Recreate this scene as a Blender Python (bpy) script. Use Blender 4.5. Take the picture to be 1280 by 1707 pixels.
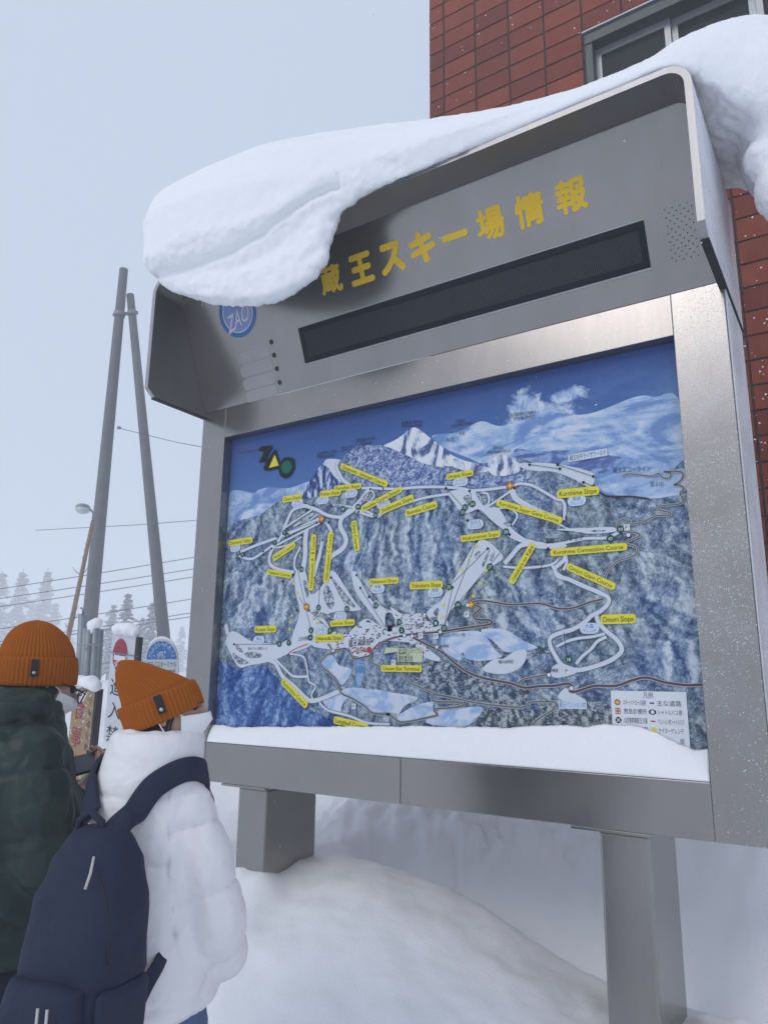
import bpy, bmesh, math, random
from mathutils import Vector, Matrix, noise as mnoise
from mathutils.bvhtree import BVHTree
from mathutils.geometry import delaunay_2d_cdt
import numpy as np

for o in list(bpy.data.objects): bpy.data.objects.remove(o)
scene = bpy.context.scene
COL = scene.collection
random.seed(7)
rad = math.radians

# ------------------------------------------------------------------ camera
cam_data = bpy.data.cameras.new('camera')
cam = bpy.data.objects.new('camera', cam_data); COL.objects.link(cam)
cam_data.sensor_fit = 'VERTICAL'; cam_data.sensor_height = 36.0; cam_data.sensor_width = 27.0
cam_data.lens = 36.0 * 1222.04 / 1707.0
cam_data.clip_start = 0.05; cam_data.clip_end = 2000
CAM = Vector((3.0208, -2.9107, 1.6535))
_yaw, _pit, _rol = rad(33.170), rad(12.622), rad(0.637)
_f = Vector((-math.sin(_yaw) * math.cos(_pit), math.cos(_yaw) * math.cos(_pit), math.sin(_pit)))
_r = Vector((math.cos(_yaw), math.sin(_yaw), 0)); _u = _r.cross(_f)
_r2 = _r * math.cos(_rol) + _u * math.sin(_rol); _u2 = -_r * math.sin(_rol) + _u * math.cos(_rol)
_m = Matrix((_r2, _u2, -_f)).transposed().to_4x4(); _m.translation = CAM
cam.matrix_world = _m
scene.camera = cam

# ------------------------------------------------------------------ overcast winter sky
SUN_EL, SUN_AZ = 36.0, 192.0
world = bpy.data.worlds.new('World'); scene.world = world; world.use_nodes = True
wn = world.node_tree; wn.nodes.clear()
w_out = wn.nodes.new('ShaderNodeOutputWorld'); w_bg = wn.nodes.new('ShaderNodeBackground')
w_sky = wn.nodes.new('ShaderNodeTexSky'); w_sky.sky_type = 'NISHITA'; w_sky.sun_disc = False
w_sky.sun_elevation = rad(SUN_EL); w_sky.sun_rotation = rad(SUN_AZ)
w_sky.dust_density = 6.0; w_sky.air_density = 1.0
w_mix = wn.nodes.new('ShaderNodeMix'); w_mix.data_type = 'RGBA'
w_mix.inputs['Factor'].default_value = 0.93            # the closed cloud layer
w_mix.inputs['B'].default_value = (6.15, 7.0, 8.65, 1)
wn.links.new(w_sky.outputs['Color'], w_mix.inputs['A'])
wn.links.new(w_mix.outputs['Result'], w_bg.inputs['Color'])
w_bg.inputs['Strength'].default_value = 0.10
wn.links.new(w_bg.outputs[0], w_out.inputs[0])

sun_data = bpy.data.lights.new('sun', 'SUN'); sun_data.energy = 0.72; sun_data.angle = rad(25)
sun_data.color = (1.0, 0.97, 0.93)
sun = bpy.data.objects.new('sun', sun_data); COL.objects.link(sun)
_az = rad(SUN_AZ)
_sd = Vector((math.sin(_az) * math.cos(rad(SUN_EL)), math.cos(_az) * math.cos(rad(SUN_EL)), math.sin(rad(SUN_EL))))
sun.rotation_euler = _sd.to_track_quat('Z', 'Y').to_euler()
sun.location = (0, -8, 12)

scene.view_settings.view_transform = 'Standard'; scene.view_settings.look = 'None'
scene.view_settings.exposure = 0.0; scene.view_settings.gamma = 1.0
scene.view_settings.use_curve_mapping = False
scene.render.engine = 'CYCLES'
scene.cycles.use_denoising = True
scene.cycles.max_bounces = 10; scene.cycles.diffuse_bounces = 9; scene.cycles.glossy_bounces = 3
scene.cycles.transmission_bounces = 4; scene.cycles.volume_bounces = 3; scene.cycles.transparent_max_bounces = 6
scene.cycles.caustics_reflective = False; scene.cycles.caustics_refractive = False

# ------------------------------------------------------------------ helpers
def obj(name, mesh, material=None, parent=None, smooth=False, **props):
    o = bpy.data.objects.new(name, mesh); COL.objects.link(o)
    if material is not None:
        mats = material if isinstance(material, (list, tuple)) else [material]
        if len(mesh.materials) == 0:
            for m in mats: mesh.materials.append(m)
    if parent is not None: o.parent = parent
    if smooth: mesh.shade_smooth()
    for k, v in props.items(): o[k] = v
    return o

def thing(name, label, category, loc=(0, 0, 0), rotz=0.0, group=None):
    o = bpy.data.objects.new(name, None); COL.objects.link(o)
    o.empty_display_size = 0.1
    o.location = loc; o.rotation_euler = (0, 0, rotz); o['label'] = label; o['category'] = category
    if group: o['group'] = group
    return o

def tag(o, label=None, category=None, group=None, kind=None):
    if label: o['label'] = label
    if category: o['category'] = category
    if group: o['group'] = group
    if kind: o['kind'] = kind
    return o

def copy_tree(o, parent=None):
    c = o.copy(); COL.objects.link(c); c.parent = parent
    for ch in list(o.children): copy_tree(ch, c)
    return c

def mesh_of(bm, name='m'):
    me = bpy.data.meshes.new(name); bm.to_mesh(me); bm.free(); return me

def pydata(verts, faces, name='m'):
    me = bpy.data.meshes.new(name); me.from_pydata([tuple(v) for v in verts], [], faces); me.update(); return me

def add_box(bm, lo, hi, bevel=0.0, mat=0):
    x0, y0, z0 = lo; x1, y1, z1 = hi
    t = bmesh.new()
    vs = [t.verts.new(p) for p in ((x0,y0,z0),(x1,y0,z0),(x1,y1,z0),(x0,y1,z0),(x0,y0,z1),(x1,y0,z1),(x1,y1,z1),(x0,y1,z1))]
    for q in ((3,2,1,0),(4,5,6,7),(0,1,5,4),(1,2,6,5),(2,3,7,6),(3,0,4,7)): t.faces.new([vs[i] for i in q])
    if bevel: bmesh.ops.bevel(t, geom=t.edges[:], offset=bevel, segments=2, affect='EDGES', profile=0.6)
    merge(bm, t, mat)

def merge(bm, t, mat=0):
    mp = {}
    for v in t.verts: mp[v] = bm.verts.new(v.co)
    for f in t.faces:
        try:
            nf = bm.faces.new([mp[v] for v in f.verts]); nf.material_index = mat; nf.smooth = f.smooth
        except ValueError: pass
    t.free()

def box(name, lo, hi, material, parent=None, bevel=0.0, **props):
    bm = bmesh.new(); add_box(bm, lo, hi, bevel)
    return obj(name, mesh_of(bm), material, parent, **props)

def add_tube(bm, pts, radii, n=10, cap=True, mat=0):
    pts = [Vector(p) for p in pts]
    if not hasattr(radii, '__len__'): radii = [radii] * len(pts)
    rings = []; up = None
    for i, p in enumerate(pts):
        d = (pts[min(i + 1, len(pts) - 1)] - pts[max(i - 1, 0)]).normalized()
        if up is None: up = d.orthogonal().normalized()
        a = (up - d * up.dot(d)).normalized(); b = d.cross(a); up = a
        rings.append([bm.verts.new(p + (a * math.cos(2*math.pi*k/n) + b * math.sin(2*math.pi*k/n)) * radii[i]) for k in range(n)])
    for i in range(len(rings) - 1):
        for k in range(n):
            f = bm.faces.new((rings[i][k], rings[i][(k+1) % n], rings[i+1][(k+1) % n], rings[i+1][k])); f.material_index = mat; f.smooth = True
    if cap:
        f = bm.faces.new(rings[0][::-1]); f.material_index = mat
        f = bm.faces.new(rings[-1]); f.material_index = mat

def tube(name, pts, radii, material, parent=None, n=10, **props):
    bm = bmesh.new(); add_tube(bm, pts, radii, n)
    return obj(name, mesh_of(bm), material, parent, **props)

def add_sphere(bm, c, r, sub=2, rot=None):
    t = bmesh.new(); bmesh.ops.create_icosphere(t, subdivisions=sub, radius=1.0)
    r = (r, r, r) if not hasattr(r, '__len__') else r
    for v in t.verts:
        q = Vector((v.co.x * r[0], v.co.y * r[1], v.co.z * r[2]))
        if rot is not None: q = rot @ q
        v.co = q + Vector(c)
    merge(bm, t)

def add_capsule(bm, p0, p1, r0, r1, sub=2):
    t = bmesh.new()
    for p, r in ((p0, r0), (p1, r1)):
        s = bmesh.new(); bmesh.ops.create_icosphere(s, subdivisions=sub, radius=r)
        for v in s.verts: t.verts.new(v.co + Vector(p))
        s.free()
    bmesh.ops.convex_hull(t, input=t.verts[:], use_existing_faces=False)
    bmesh.ops.delete(t, geom=[v for v in t.verts if not v.link_faces], context='VERTS')
    merge(bm, t)

def add_chain(bm, pts, radii, sub=2):
    for i in range(len(pts) - 1): add_capsule(bm, pts[i], pts[i+1], radii[i], radii[i+1], sub)

def add_loft(bm, sections, n=28):
    """sections: (z, cx, cy, rx, ry, power) closed horizontal super-ellipses, capped."""
    rings = []
    for s in sections:
        z, cx, cy, rx, ry = s[:5]; p = s[5] if len(s) > 5 else 2.0
        ring = []
        for k in range(n):
            a = 2 * math.pi * k / n; c, q = math.cos(a), math.sin(a)
            ring.append(bm.verts.new((cx + rx * math.copysign(abs(c) ** (2/p), c), cy + ry * math.copysign(abs(q) ** (2/p), q), z)))
        rings.append(ring)
    for i in range(len(rings) - 1):
        for k in range(n):
            bm.faces.new((rings[i][k], rings[i][(k+1) % n], rings[i+1][(k+1) % n], rings[i+1][k]))
    bm.faces.new(rings[0][::-1]); bm.faces.new(rings[-1])

def remesh(bm, voxel, smooth=3):
    bmesh.ops.recalc_face_normals(bm, faces=bm.faces[:])
    me = mesh_of(bm, 'tmp'); o = bpy.data.objects.new('tmp', me); COL.objects.link(o)
    m = o.modifiers.new('r', 'REMESH'); m.mode = 'VOXEL'; m.voxel_size = voxel
    if smooth:
        s = o.modifiers.new('s', 'SMOOTH'); s.factor = 0.5; s.iterations = smooth
    bpy.context.view_layer.update()
    dg = bpy.context.evaluated_depsgraph_get()
    out = bpy.data.meshes.new_from_object(o.evaluated_get(dg))
    bpy.data.objects.remove(o); bpy.data.meshes.remove(me)
    out.materials.clear(); out.shade_smooth()
    return out

def displace(me, fn):
    """fn(co, no) -> offset along the normal."""
    vals = [(v.co.copy(), v.normal.copy()) for v in me.vertices]
    for v, (c, n) in zip(me.vertices, vals): v.co = c + n * fn(c, n)
    me.update()

def fbm(p, scale, octv=3):
    s = 0; a = 1.0; q = Vector(p) * scale
    for _ in range(octv):
        s += a * mnoise.noise(q); q = q * 2.03 + Vector((3.1, 1.7, 5.3)); a *= 0.5
    return s

# ------------------------------------------------------------------ materials
class NT:
    def __init__(s, name):
        s.m = bpy.data.materials.new(name); s.m.use_nodes = True; s.t = s.m.node_tree
        s.b = s.t.nodes['Principled BSDF']; s.o = s.t.nodes['Material Output']
    def n(s, kind, **kw):
        x = s.t.nodes.new('ShaderNode' + kind)
        for k, v in kw.items():
            if k in x.inputs.keys(): x.inputs[k].default_value = v
            else: setattr(x, k, v)
        return x
    def l(s, a, b): s.t.links.new(a, b)
    def coord(s, scale=(1, 1, 1), loc=(0, 0, 0), rot=(0, 0, 0), kind='Object'):
        c = s.n('TexCoord'); mp = s.n('Mapping'); mp.inputs['Scale'].default_value = scale
        mp.inputs['Location'].default_value = loc; mp.inputs['Rotation'].default_value = rot
        s.l(c.outputs[kind], mp.inputs['Vector']); return mp.outputs[0]
    def noise(s, vec, scale, detail=4, rough=0.55, dist=0.0):
        x = s.n('TexNoise'); x.inputs['Scale'].default_value = scale; x.inputs['Detail'].default_value = detail
        x.inputs['Roughness'].default_value = rough; x.inputs['Distortion'].default_value = dist
        if vec is not None: s.l(vec, x.inputs['Vector'])
        return x.outputs['Fac']
    def ramp(s, fac, stops, interp='LINEAR'):
        r = s.n('ValToRGB'); e = r.color_ramp; e.interpolation = interp
        while len(e.elements) < len(stops): e.elements.new(0.5)
        for el, (p, c) in zip(e.elements, stops):
            el.position = p; el.color = (c, c, c, 1) if not hasattr(c, '__len__') else (*c[:3], 1)
        s.l(fac, r.inputs['Fac']); return r.outputs['Color']
    def mix(s, fac, a, b, mode='MIX'):
        x = s.n('Mix'); x.data_type = 'RGBA'; x.blend_type = mode
        for sock, v in ((x.inputs['Factor'], fac), (x.inputs['A'], a), (x.inputs['B'], b)):
            if hasattr(v, 'is_linked') or hasattr(v, 'links'): s.l(v, sock)
            elif hasattr(v, '__len__'): sock.default_value = (*v[:3], 1)
            else: sock.default_value = v
        return x.outputs['Result']
    def math(s, op, a, b=0.0, clamp=False):
        x = s.n('Math'); x.operation = op; x.use_clamp = clamp
        for i, v in enumerate((a, b)):
            if hasattr(v, 'links'): s.l(v, x.inputs[i])
            else: x.inputs[i].default_value = v
        return x.outputs[0]
    def bump(s, h, strength=0.3, dist=0.01):
        x = s.n('Bump'); x.inputs['Strength'].default_value = strength; x.inputs['Distance'].default_value = dist
        s.l(h, x.inputs['Height']); s.l(x.outputs[0], s.b.inputs['Normal'])
    def set(s, **kw):
        names = {'color': 'Base Color', 'rough': 'Roughness', 'metal': 'Metallic', 'spec': 'Specular IOR Level', 'sss': 'Subsurface Weight', 'trans': 'Transmission Weight', 'ior': 'IOR', 'alpha': 'Alpha'}
        for k, v in kw.items():
            i = s.b.inputs[names[k]]
            if hasattr(v, 'links'): s.l(v, i)
            elif hasattr(v, '__len__'): i.default_value = (*v[:3], 1)
            else: i.default_value = v
        return s.m

def plain(name, color, rough=0.6, metal=0.0, var=0.12, scale=14, bump=0.0, spec=0.4):
    k = NT(name); v = k.coord(); f = k.noise(v, scale, 5)
    c = k.mix(f, tuple(x * (1 - var) for x in color), tuple(min(1, x * (1 + var)) for x in color))
    k.set(color=c, rough=rough, metal=metal, spec=spec)
    if bump: k.bump(k.noise(v, scale * 6, 4), bump, 0.004)
    return k.m

MAT = {}
def mat_snow(name, grain=260, big=7, coarse=0.3, fine=0.22, tint=(0.925, 0.94, 0.96)):
    k = NT(name); v = k.coord(kind='Object')
    a = k.noise(v, big, 6, 0.6); b = k.noise(v, grain, 3, 0.7)
    col = k.mix(a, tuple(x * 0.965 for x in tint), tint)
    k.set(color=col, rough=0.85, spec=0.15)
    h = k.math('ADD', k.math('MULTIPLY', a, coarse * 6), k.math('MULTIPLY', b, fine))
    k.bump(h, 0.6, 0.012)
    return k.m
MAT['snow'] = mat_snow('snow')
MAT['snow_ground'] = mat_snow('snow_ground', 90, 6.0, 0.07, 0.30)

def mat_steel(name, frost=None, base=(0.31, 0.293, 0.284), rough=0.235):
    k = NT(name); v = k.coord()
    brush = k.noise(k.coord(scale=(160, 160, 1.3)), 3.0, 3, 0.6)
    smudge = k.noise(k.coord(scale=(1, 1, 0.6)), 3.2, 6, 0.6, 0.6)
    fine = k.noise(v, 45, 4, 0.6)
    col = k.mix(smudge, tuple(x * 0.82 for x in base), tuple(x * 1.12 for x in base))
    col = k.mix(k.math('MULTIPLY', k.ramp(fine, [(0.55, 0), (0.8, 1)]), 0.10), col, (0.30, 0.28, 0.26))
    r = k.math('ADD', k.math('MULTIPLY', brush, 0.05), k.math('ADD', rough - 0.09, k.math('MULTIPLY', smudge, 0.10)))
    streak = k.noise(k.coord(scale=(6, 6, 0.6)), 2.2, 5, 0.65)
    col = k.mix(k.math('MULTIPLY', k.ramp(streak, [(0.45, 0), (0.75, 1)]), 0.08), col, tuple(x * 0.62 for x in base))
    r = k.math('ADD', r, k.math('MULTIPLY', k.ramp(streak, [(0.35, 0), (0.7, 1)]), 0.03))
    metal = 0.9
    if frost is not None:
        x = k.n('SeparateXYZ'); k.l(v, x.inputs[0])
        side = k.ramp(x.outputs['X'], frost['x']) if 'x' in frost else None
        zz = k.ramp(k.math('DIVIDE', x.outputs['Z'], 4.0), frost['z'])
        vo = k.n('TexVoronoi'); vo.inputs['Scale'].default_value = frost.get('scale', 95)
        wn_ = k.n('TexNoise'); wn_.inputs['Scale'].default_value = 320; k.l(v, wn_.inputs['Vector'])
        va = k.n('VectorMath'); va.operation = 'MULTIPLY_ADD'; k.l(wn_.outputs['Color'], va.inputs[0]); va.inputs[1].default_value = (0.006, 0.006, 0.006); k.l(v, va.inputs[2]); k.l(va.outputs[0], vo.inputs['Vector'])
        cell = k.n('SeparateColor'); k.l(vo.outputs['Color'], cell.inputs[0])
        dens = k.math('MULTIPLY', zz, side) if side is not None else zz
        dens = k.math('MULTIPLY', dens, k.ramp(k.noise(v, 5, 4), [(0.35, 0.25 if not frost.get('even') else 0.8), (0.65, 1)]))
        keep = k.math('LESS_THAN', cell.outputs[0], k.math('MULTIPLY', dens, frost.get('amount', 0.35)))
        rr = k.math('MULTIPLY', k.math('POWER', cell.outputs[1], 3.2), 0.52)
        spot = k.math('MULTIPLY', keep, k.math('LESS_THAN', vo.outputs['Distance'], rr))
        film = k.math('MULTIPLY', dens, k.math('MULTIPLY', k.noise(v, 160, 2, 0.7), frost.get('film', 0.2)))
        white = k.math('MAXIMUM', spot, film, True)
        col = k.mix(white, col, (0.84, 0.86, 0.9)); 
        r = k.math('MAXIMUM', r, k.math('MULTIPLY', white, 0.85)); metal = k.math('MULTIPLY', k.math('SUBTRACT', 1.0, white), 0.9)
        k.bump(k.math('ADD', k.math('MULTIPLY', white, 1.0), k.math('MULTIPLY', brush, 0.04)), 0.35, 0.002)
    else:
        k.bump(brush, 0.02, 0.001)
    k.set(color=col, rough=r, metal=metal)
    return k.m
M_AREAS = [('far',[(1351,1497),(1467,1491),(1520,1499),(1615,1523),(1679,1494),(1728,1479),(1804,1488),(1885,1493),(1945,1507),(2014,1482),(1937,1508),(2007,1487),(2089,1465),(2157,1466),(2243,1483),(2308,1498),(2358,1498),(2400,1482),(2486,1461),(2496,1168),(2492,1075),(2164,1117),(2116,1191),(1784,1310),(1825,1306),(1633,1315),(1547,1356),(1436,1415)]),('haze_blue',[(1786,1361),(1873,1336),(2000,1319),(2108,1298),(2198,1266),(2261,1243),(2221,1222),(2168,1183),(2064,1232),(1928,1274),(1784,1317)]),('far',[(4,1366),(63,1392),(197,1358),(228,1371),(307,1377),(456,1353),(574,1369),(603,1361),(538,1283),(342,1212),(4,1158)]),('forest',[(3,1166),(238,1223),(419,1298),(548,1290),(621,1397),(685,1458),(722,1476),(806,1459),(833,1482),(886,1512),(948,1517),(1044,1501),(1112,1497),(1146,1506),(1124,1503),(1240,1549),(1312,1518),(1359,1470),(1421,1411),(1488,1358),(1546,1322),(1618,1297),(1662,1338),(1717,1339),(1798,1297),(1784,1317),(1878,1281),(1970,1260),(2116,1204),(2133,1148),(2163,1104),(2251,1080),(2348,1065),(2405,1118),(2443,1157),(2502,1161),(2489,611),(2496,110),(1799,69),(1092,80),(8,46),(0,267),(-1,807)]),('speck',[(833,1474),(886,1508),(948,1513),(1044,1497),(1146,1469),(1074,1489),(1125,1466),(1240,1404),(1320,1356),(1412,1328),(1546,1284),(1660,1251),(1756,1244),(1810,1236),(1861,1203),(1754,1192),(1630,1195),(1516,1217),(1419,1237),(1280,1255),(1160,1261),(1148,1265),(996,1293),(908,1327),(844,1404)]),('cliff',[(557,1293),(621,1397),(685,1458),(722,1468),(751,1433),(800,1357),(819,1332),(774,1315),(673,1282)]),('snow',[(713,1478),(806,1459),(788,1427),(808,1371),(864,1318),(819,1332),(762,1377),(724,1429),(695,1449)]),('peak',[(1074,1493),(1124,1507),(1174,1524),(1240,1560),(1288,1537),(1344,1487),(1398,1443),(1458,1384),(1539,1340),(1632,1305),(1642,1274),(1546,1288),(1450,1329),(1397,1334),(1304,1365),(1240,1404),(1125,1469)]),('peak',[(1633,1309),(1669,1337),(1718,1342),(1758,1323),(1798,1290),(1824,1254),(1756,1244),(1715,1243),(1667,1257)]),('snow',[(1784,1288),(1878,1281),(1997,1253),(2116,1204),(2135,1181),(2113,1137),(2049,1180),(1961,1227),(1856,1249)]),('far',[(2168,1183),(2259,1217),(2351,1203),(2438,1164),(2485,1164),(2489,1075),(2371,1058),(2251,1080),(2164,1117)]),('ridge',[(1095,1129),(1241,1127),(1396,1130),(1418,1060),(1490,920),(1482,873),(1423,779),(1318,667),(1242,644),(1132,688),(1089,683),(990,721),(876,861),(830,953),(914,1061),(999,1110)]),('ridge',[(131,914),(341,892),(520,855),(531,633),(456,599),(277,611),(79,617),(3,887)]),('ridge',[(1730,810),(1923,803),(1982,746),(1861,674),(2018,667),(2132,686),(2091,615),(1922,539),(1814,510),(1800,541),(1670,556),(1645,605),(1739,656),(1606,687)]),('ridge',[(2274,842),(2484,755),(2485,361),(2356,354),(2245,370),(2216,474),(2151,588),(2206,707)]),('dark',[(-24,418),(171,374),(320,404),(442,325),(588,210),(732,160),(802,136),(812,111),(6,75)]),('grove',[(1318,424),(1504,399),(1612,340),(1792,302),(1790,239),(1597,251),(1376,288),(1205,360)]),('grove',[(1555,179),(1636,223),(1789,217),(1907,254),(2000,267),(2144,253),(2151,157),(1802,141),(1787,149),(1595,146)]),('grove',[(1562,558),(1630,557),(1735,506),(1830,481),(1910,480),(1921,457),(1796,429),(1705,365),(1559,400),(1498,461),(1525,424),(1614,424),(1694,447),(1642,508)]),('field',[(729,241),(840,280),(899,298),(1030,293),(1156,283),(1090,285),(1273,261),(1206,222),(1164,170),(1157,188),(1032,190),(950,220),(883,245),(852,184),(1017,145),(1127,137),(1001,145),(809,176)]),('field',[(1168,171),(1244,217),(1347,244),(1354,214),(1375,190),(1206,153)]),('field',[(1389,209),(1474,218),(1596,228),(1555,168),(1487,141),(1317,152)]),('field',[(714,432),(783,452),(828,404),(888,391),(905,371),(848,310),(804,350),(733,397)]),('lake',[(929,431),(971,424),(980,378),(957,305),(924,305),(930,378)]),('field',[(1406,537),(1506,553),(1603,545),(1662,471),(1694,441),(1614,424),(1532,430),(1505,461),(1490,424),(1406,474)]),('field',[(1596,557),(1710,555),(1799,505),(1854,475),(1720,459),(1662,501)]),('snow',[(1600,385),(1654,429),(1700,432),(1753,462),(1804,467),(1803,429),(1776,394),(1731,374),(1679,367)]),('lake',[(1613,391),(1654,427),(1700,429),(1753,459),(1797,464),(1796,435),(1770,400),(1731,382),(1686,376)]),('snow',[(71,578),(124,581),(231,533),(313,521),(432,512),(498,533),(574,517),(510,475),(388,425),(240,403),(159,392),(91,464),(49,525)]),('snow',[(528,884),(595,887),(637,760),(718,813),(761,876),(806,851),(852,791),(923,704),(949,668),(803,667),(741,648),(804,625),(659,679),(662,601),(656,516),(612,488),(501,461),(388,425),(357,447),(498,518),(533,582),(566,676),(533,780)]),('snow',[(659,672),(733,627),(779,577),(867,554),(925,594),(991,626),(1082,583),(1153,587),(1125,675),(1196,639),(1311,642),(1318,616),(1363,588),(1421,612),(1435,574),(1392,550),(1318,548),(1258,533),(1318,487),(1405,424),(1318,437),(1243,501),(1087,517),(1051,484),(995,444),(912,451),(886,485),(791,479),(629,516)]),('snow',[(893,852),(923,858),(963,785),(1023,706),(1089,676),(1153,647),(1125,675),(1188,640),(1101,649),(1090,582),(1007,659),(921,759)]),('snow',[(1441,1200),(1515,1207),(1573,1196),(1616,1177),(1642,1108),(1697,1095),(1749,1006),(1813,949),(1877,919),(1989,909),(1988,888),(1876,897),(1800,929),(1748,956),(1715,990),(1655,1048),(1600,1100),(1543,1090),(1514,1090),(1471,1148)]),('snow',[(1747,1180),(1774,1180),(1793,1135),(1870,1081),(1945,1042),(1994,1015),(1902,1058),(1968,1011),(1993,982),(2045,960),(2051,950),(1980,983),(1901,1034),(1833,1062),(1913,1039),(1818,1088),(1766,1126)]),('snow',[(1576,943),(1625,958),(1679,915),(1712,868),(1650,828),(1551,746),(1515,697),(1451,649),(1421,587),(1421,562),(1392,562),(1363,588),(1326,628),(1333,654),(1400,696),(1444,758),(1510,851)]),('snow',[(1908,367),(1936,410),(2024,380),(1947,355)]),('snow',[(1937,283),(1970,314),(2001,297),(2055,263),(1956,266)]),('snow',[(1953,973),(2097,965),(2196,958),(2208,938),(2102,939),(2051,953)]),('isle',[(2102,951),(2134,953),(2171,946),(2133,942)]),('isle',[(666,856),(688,862),(703,829),(691,782),(668,794),(656,831)]),('isle',[(732,802),(750,797),(778,753),(788,703),(763,682),(730,719),(717,770)]),('isle',[(583,836),(602,831),(623,775),(615,743),(599,776)]),('isle',[(775,839),(835,778),(914,697),(906,684),(836,729),(790,802)]),('isle',[(654,676),(723,663),(777,640),(751,633),(697,642)]),('isle',[(119,513),(151,505),(184,474),(164,471),(131,490)]),('isle',[(190,463),(246,474),(317,462),(308,444),(238,440)]),('isle',[(106,471),(155,448),(229,418),(168,407),(125,433)]),('isle',[(1519,1166),(1537,1177),(1558,1165),(1561,1131),(1543,1126)]),('isle',[(1584,1181),(1609,1182),(1636,1142),(1628,1116),(1608,1132)]),('isle',[(1716,1025),(1733,1030),(1753,1015),(1736,1007)]),('isle',[(1571,892),(1596,909),(1603,895),(1585,871)]),('isle',[(1609,844),(1641,905),(1648,898),(1619,837)]),('isle',[(1647,873),(1669,903),(1672,884),(1654,857)]),('isle',[(1359,640),(1378,662),(1389,652),(1378,623)]),('isle',[(519,1185),(580,1216),(590,1207),(447,1138)]),('isle',[(544,1159),(638,1198),(657,1188),(584,1139)]),('isle',[(776,1224),(867,1198),(894,1184),(795,1207)]),('isle',[(928,1213),(988,1264),(1018,1239),(989,1213)])]
M_PISTES = [(17,[(797,1461),(781,1428),(799,1388),(827,1346),(873,1313)]),(13,[(944,1287),(1005,1281),(1073,1267),(1077,1268),(1160,1254),(1280,1248),(1419,1230),(1515,1210),(1559,1195),(1630,1189),(1734,1188),(1768,1190)]),(12,[(1768,1190),(1802,1195),(1860,1178),(1917,1139),(1966,1104),(1990,1095),(2001,1070),(1998,1027)]),(31,[(996,1280),(954,1232),(898,1187),(850,1163)]),(8,[(1005,1270),(1023,1238),(997,1212),(946,1189)]),(26,[(877,1175),(824,1144),(816,1100),(844,1054),(854,1016),(829,982),(776,957),(741,931)]),(17,[(555,1246),(657,1208),(732,1169),(824,1151),(876,1182)]),(11,[(758,1222),(822,1211),(898,1191)]),(11,[(912,1171),(973,1164),(1033,1136),(1083,1152)]),(18,[(599,1236),(541,1236),(492,1222),(465,1183),(438,1131),(420,1086),(373,1036),(345,992),(342,953),(369,924),(430,901),(519,884)]),(10,[(628,1211),(447,1134)]),(10,[(648,1197),(507,1132)]),(10,[(667,1184),(546,1120)]),(21,[(696,1158),(430,1089)]),(12,[(678,1133),(392,1042)]),(15,[(390,1081),(248,1055),(123,1026)]),(14,[(382,1051),(303,1015),(212,979),(125,1001),(91,1024)]),(9,[(567,1072),(472,1035),(383,1027)]),(30,[(594,1108),(588,1048),(591,972),(580,898),(567,863)]),(12,[(560,1020),(524,962),(522,910),(548,878)]),(23,[(705,1044),(693,986),(668,907),(652,857)]),(17,[(725,1132),(763,1076)]),(21,[(358,433),(418,411),(469,347),(547,299),(623,245),(668,229),(747,248),(840,283)]),(12,[(417,433),(486,382),(544,348),(636,348)]),(9,[(511,461),(577,453),(614,432),(636,348),(646,321),(687,301),(662,259),(677,233)]),(11,[(713,223),(766,188),(894,166),(1001,138),(1127,137)]),(25,[(41,625),(61,571)]),(10,[(1642,1108),(1705,1140),(1754,1166)]),(10,[(1616,1177),(1644,1167),(1650,1137),(1639,1108)]),(9,[(1697,1095),(1745,1090),(1784,1053),(1759,1011)]),(12,[(912,1171),(1033,1128),(1087,1146),(1201,1174),(1319,1191),(1441,1193)]),(12,[(1829,938),(1897,912),(1964,909),(2082,921),(2169,916),(2220,934)]),(8,[(1997,1067),(1995,1008)]),(17,[(1950,901),(1994,852),(1967,822),(1946,804),(1958,771),(2003,756),(2059,727),(2132,692),(2162,673),(2161,648),(2129,619),(2091,602),(2065,579),(2013,550),(1948,533),(1914,515),(1913,484),(1931,447),(1955,410),(1987,395),(2024,386),(2086,398),(2154,422),(2197,451),(2204,474),(2188,504),(2154,534),(2120,571),(2112,602)]),(11,[(1988,852),(2000,832),(1982,795)]),(11,[(1939,480),(1985,501),(2036,513),(2092,518),(2142,529)]),(12,[(2147,516),(2110,499),(2084,470),(2045,440),(2019,410)]),(20,[(1718,842),(1759,883),(1799,917),(1877,916),(1939,899),(1989,906)]),(10,[(1711,830),(1809,817),(1924,821),(1962,843)]),(11,[(1933,821),(1953,786),(1989,760)])]
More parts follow.
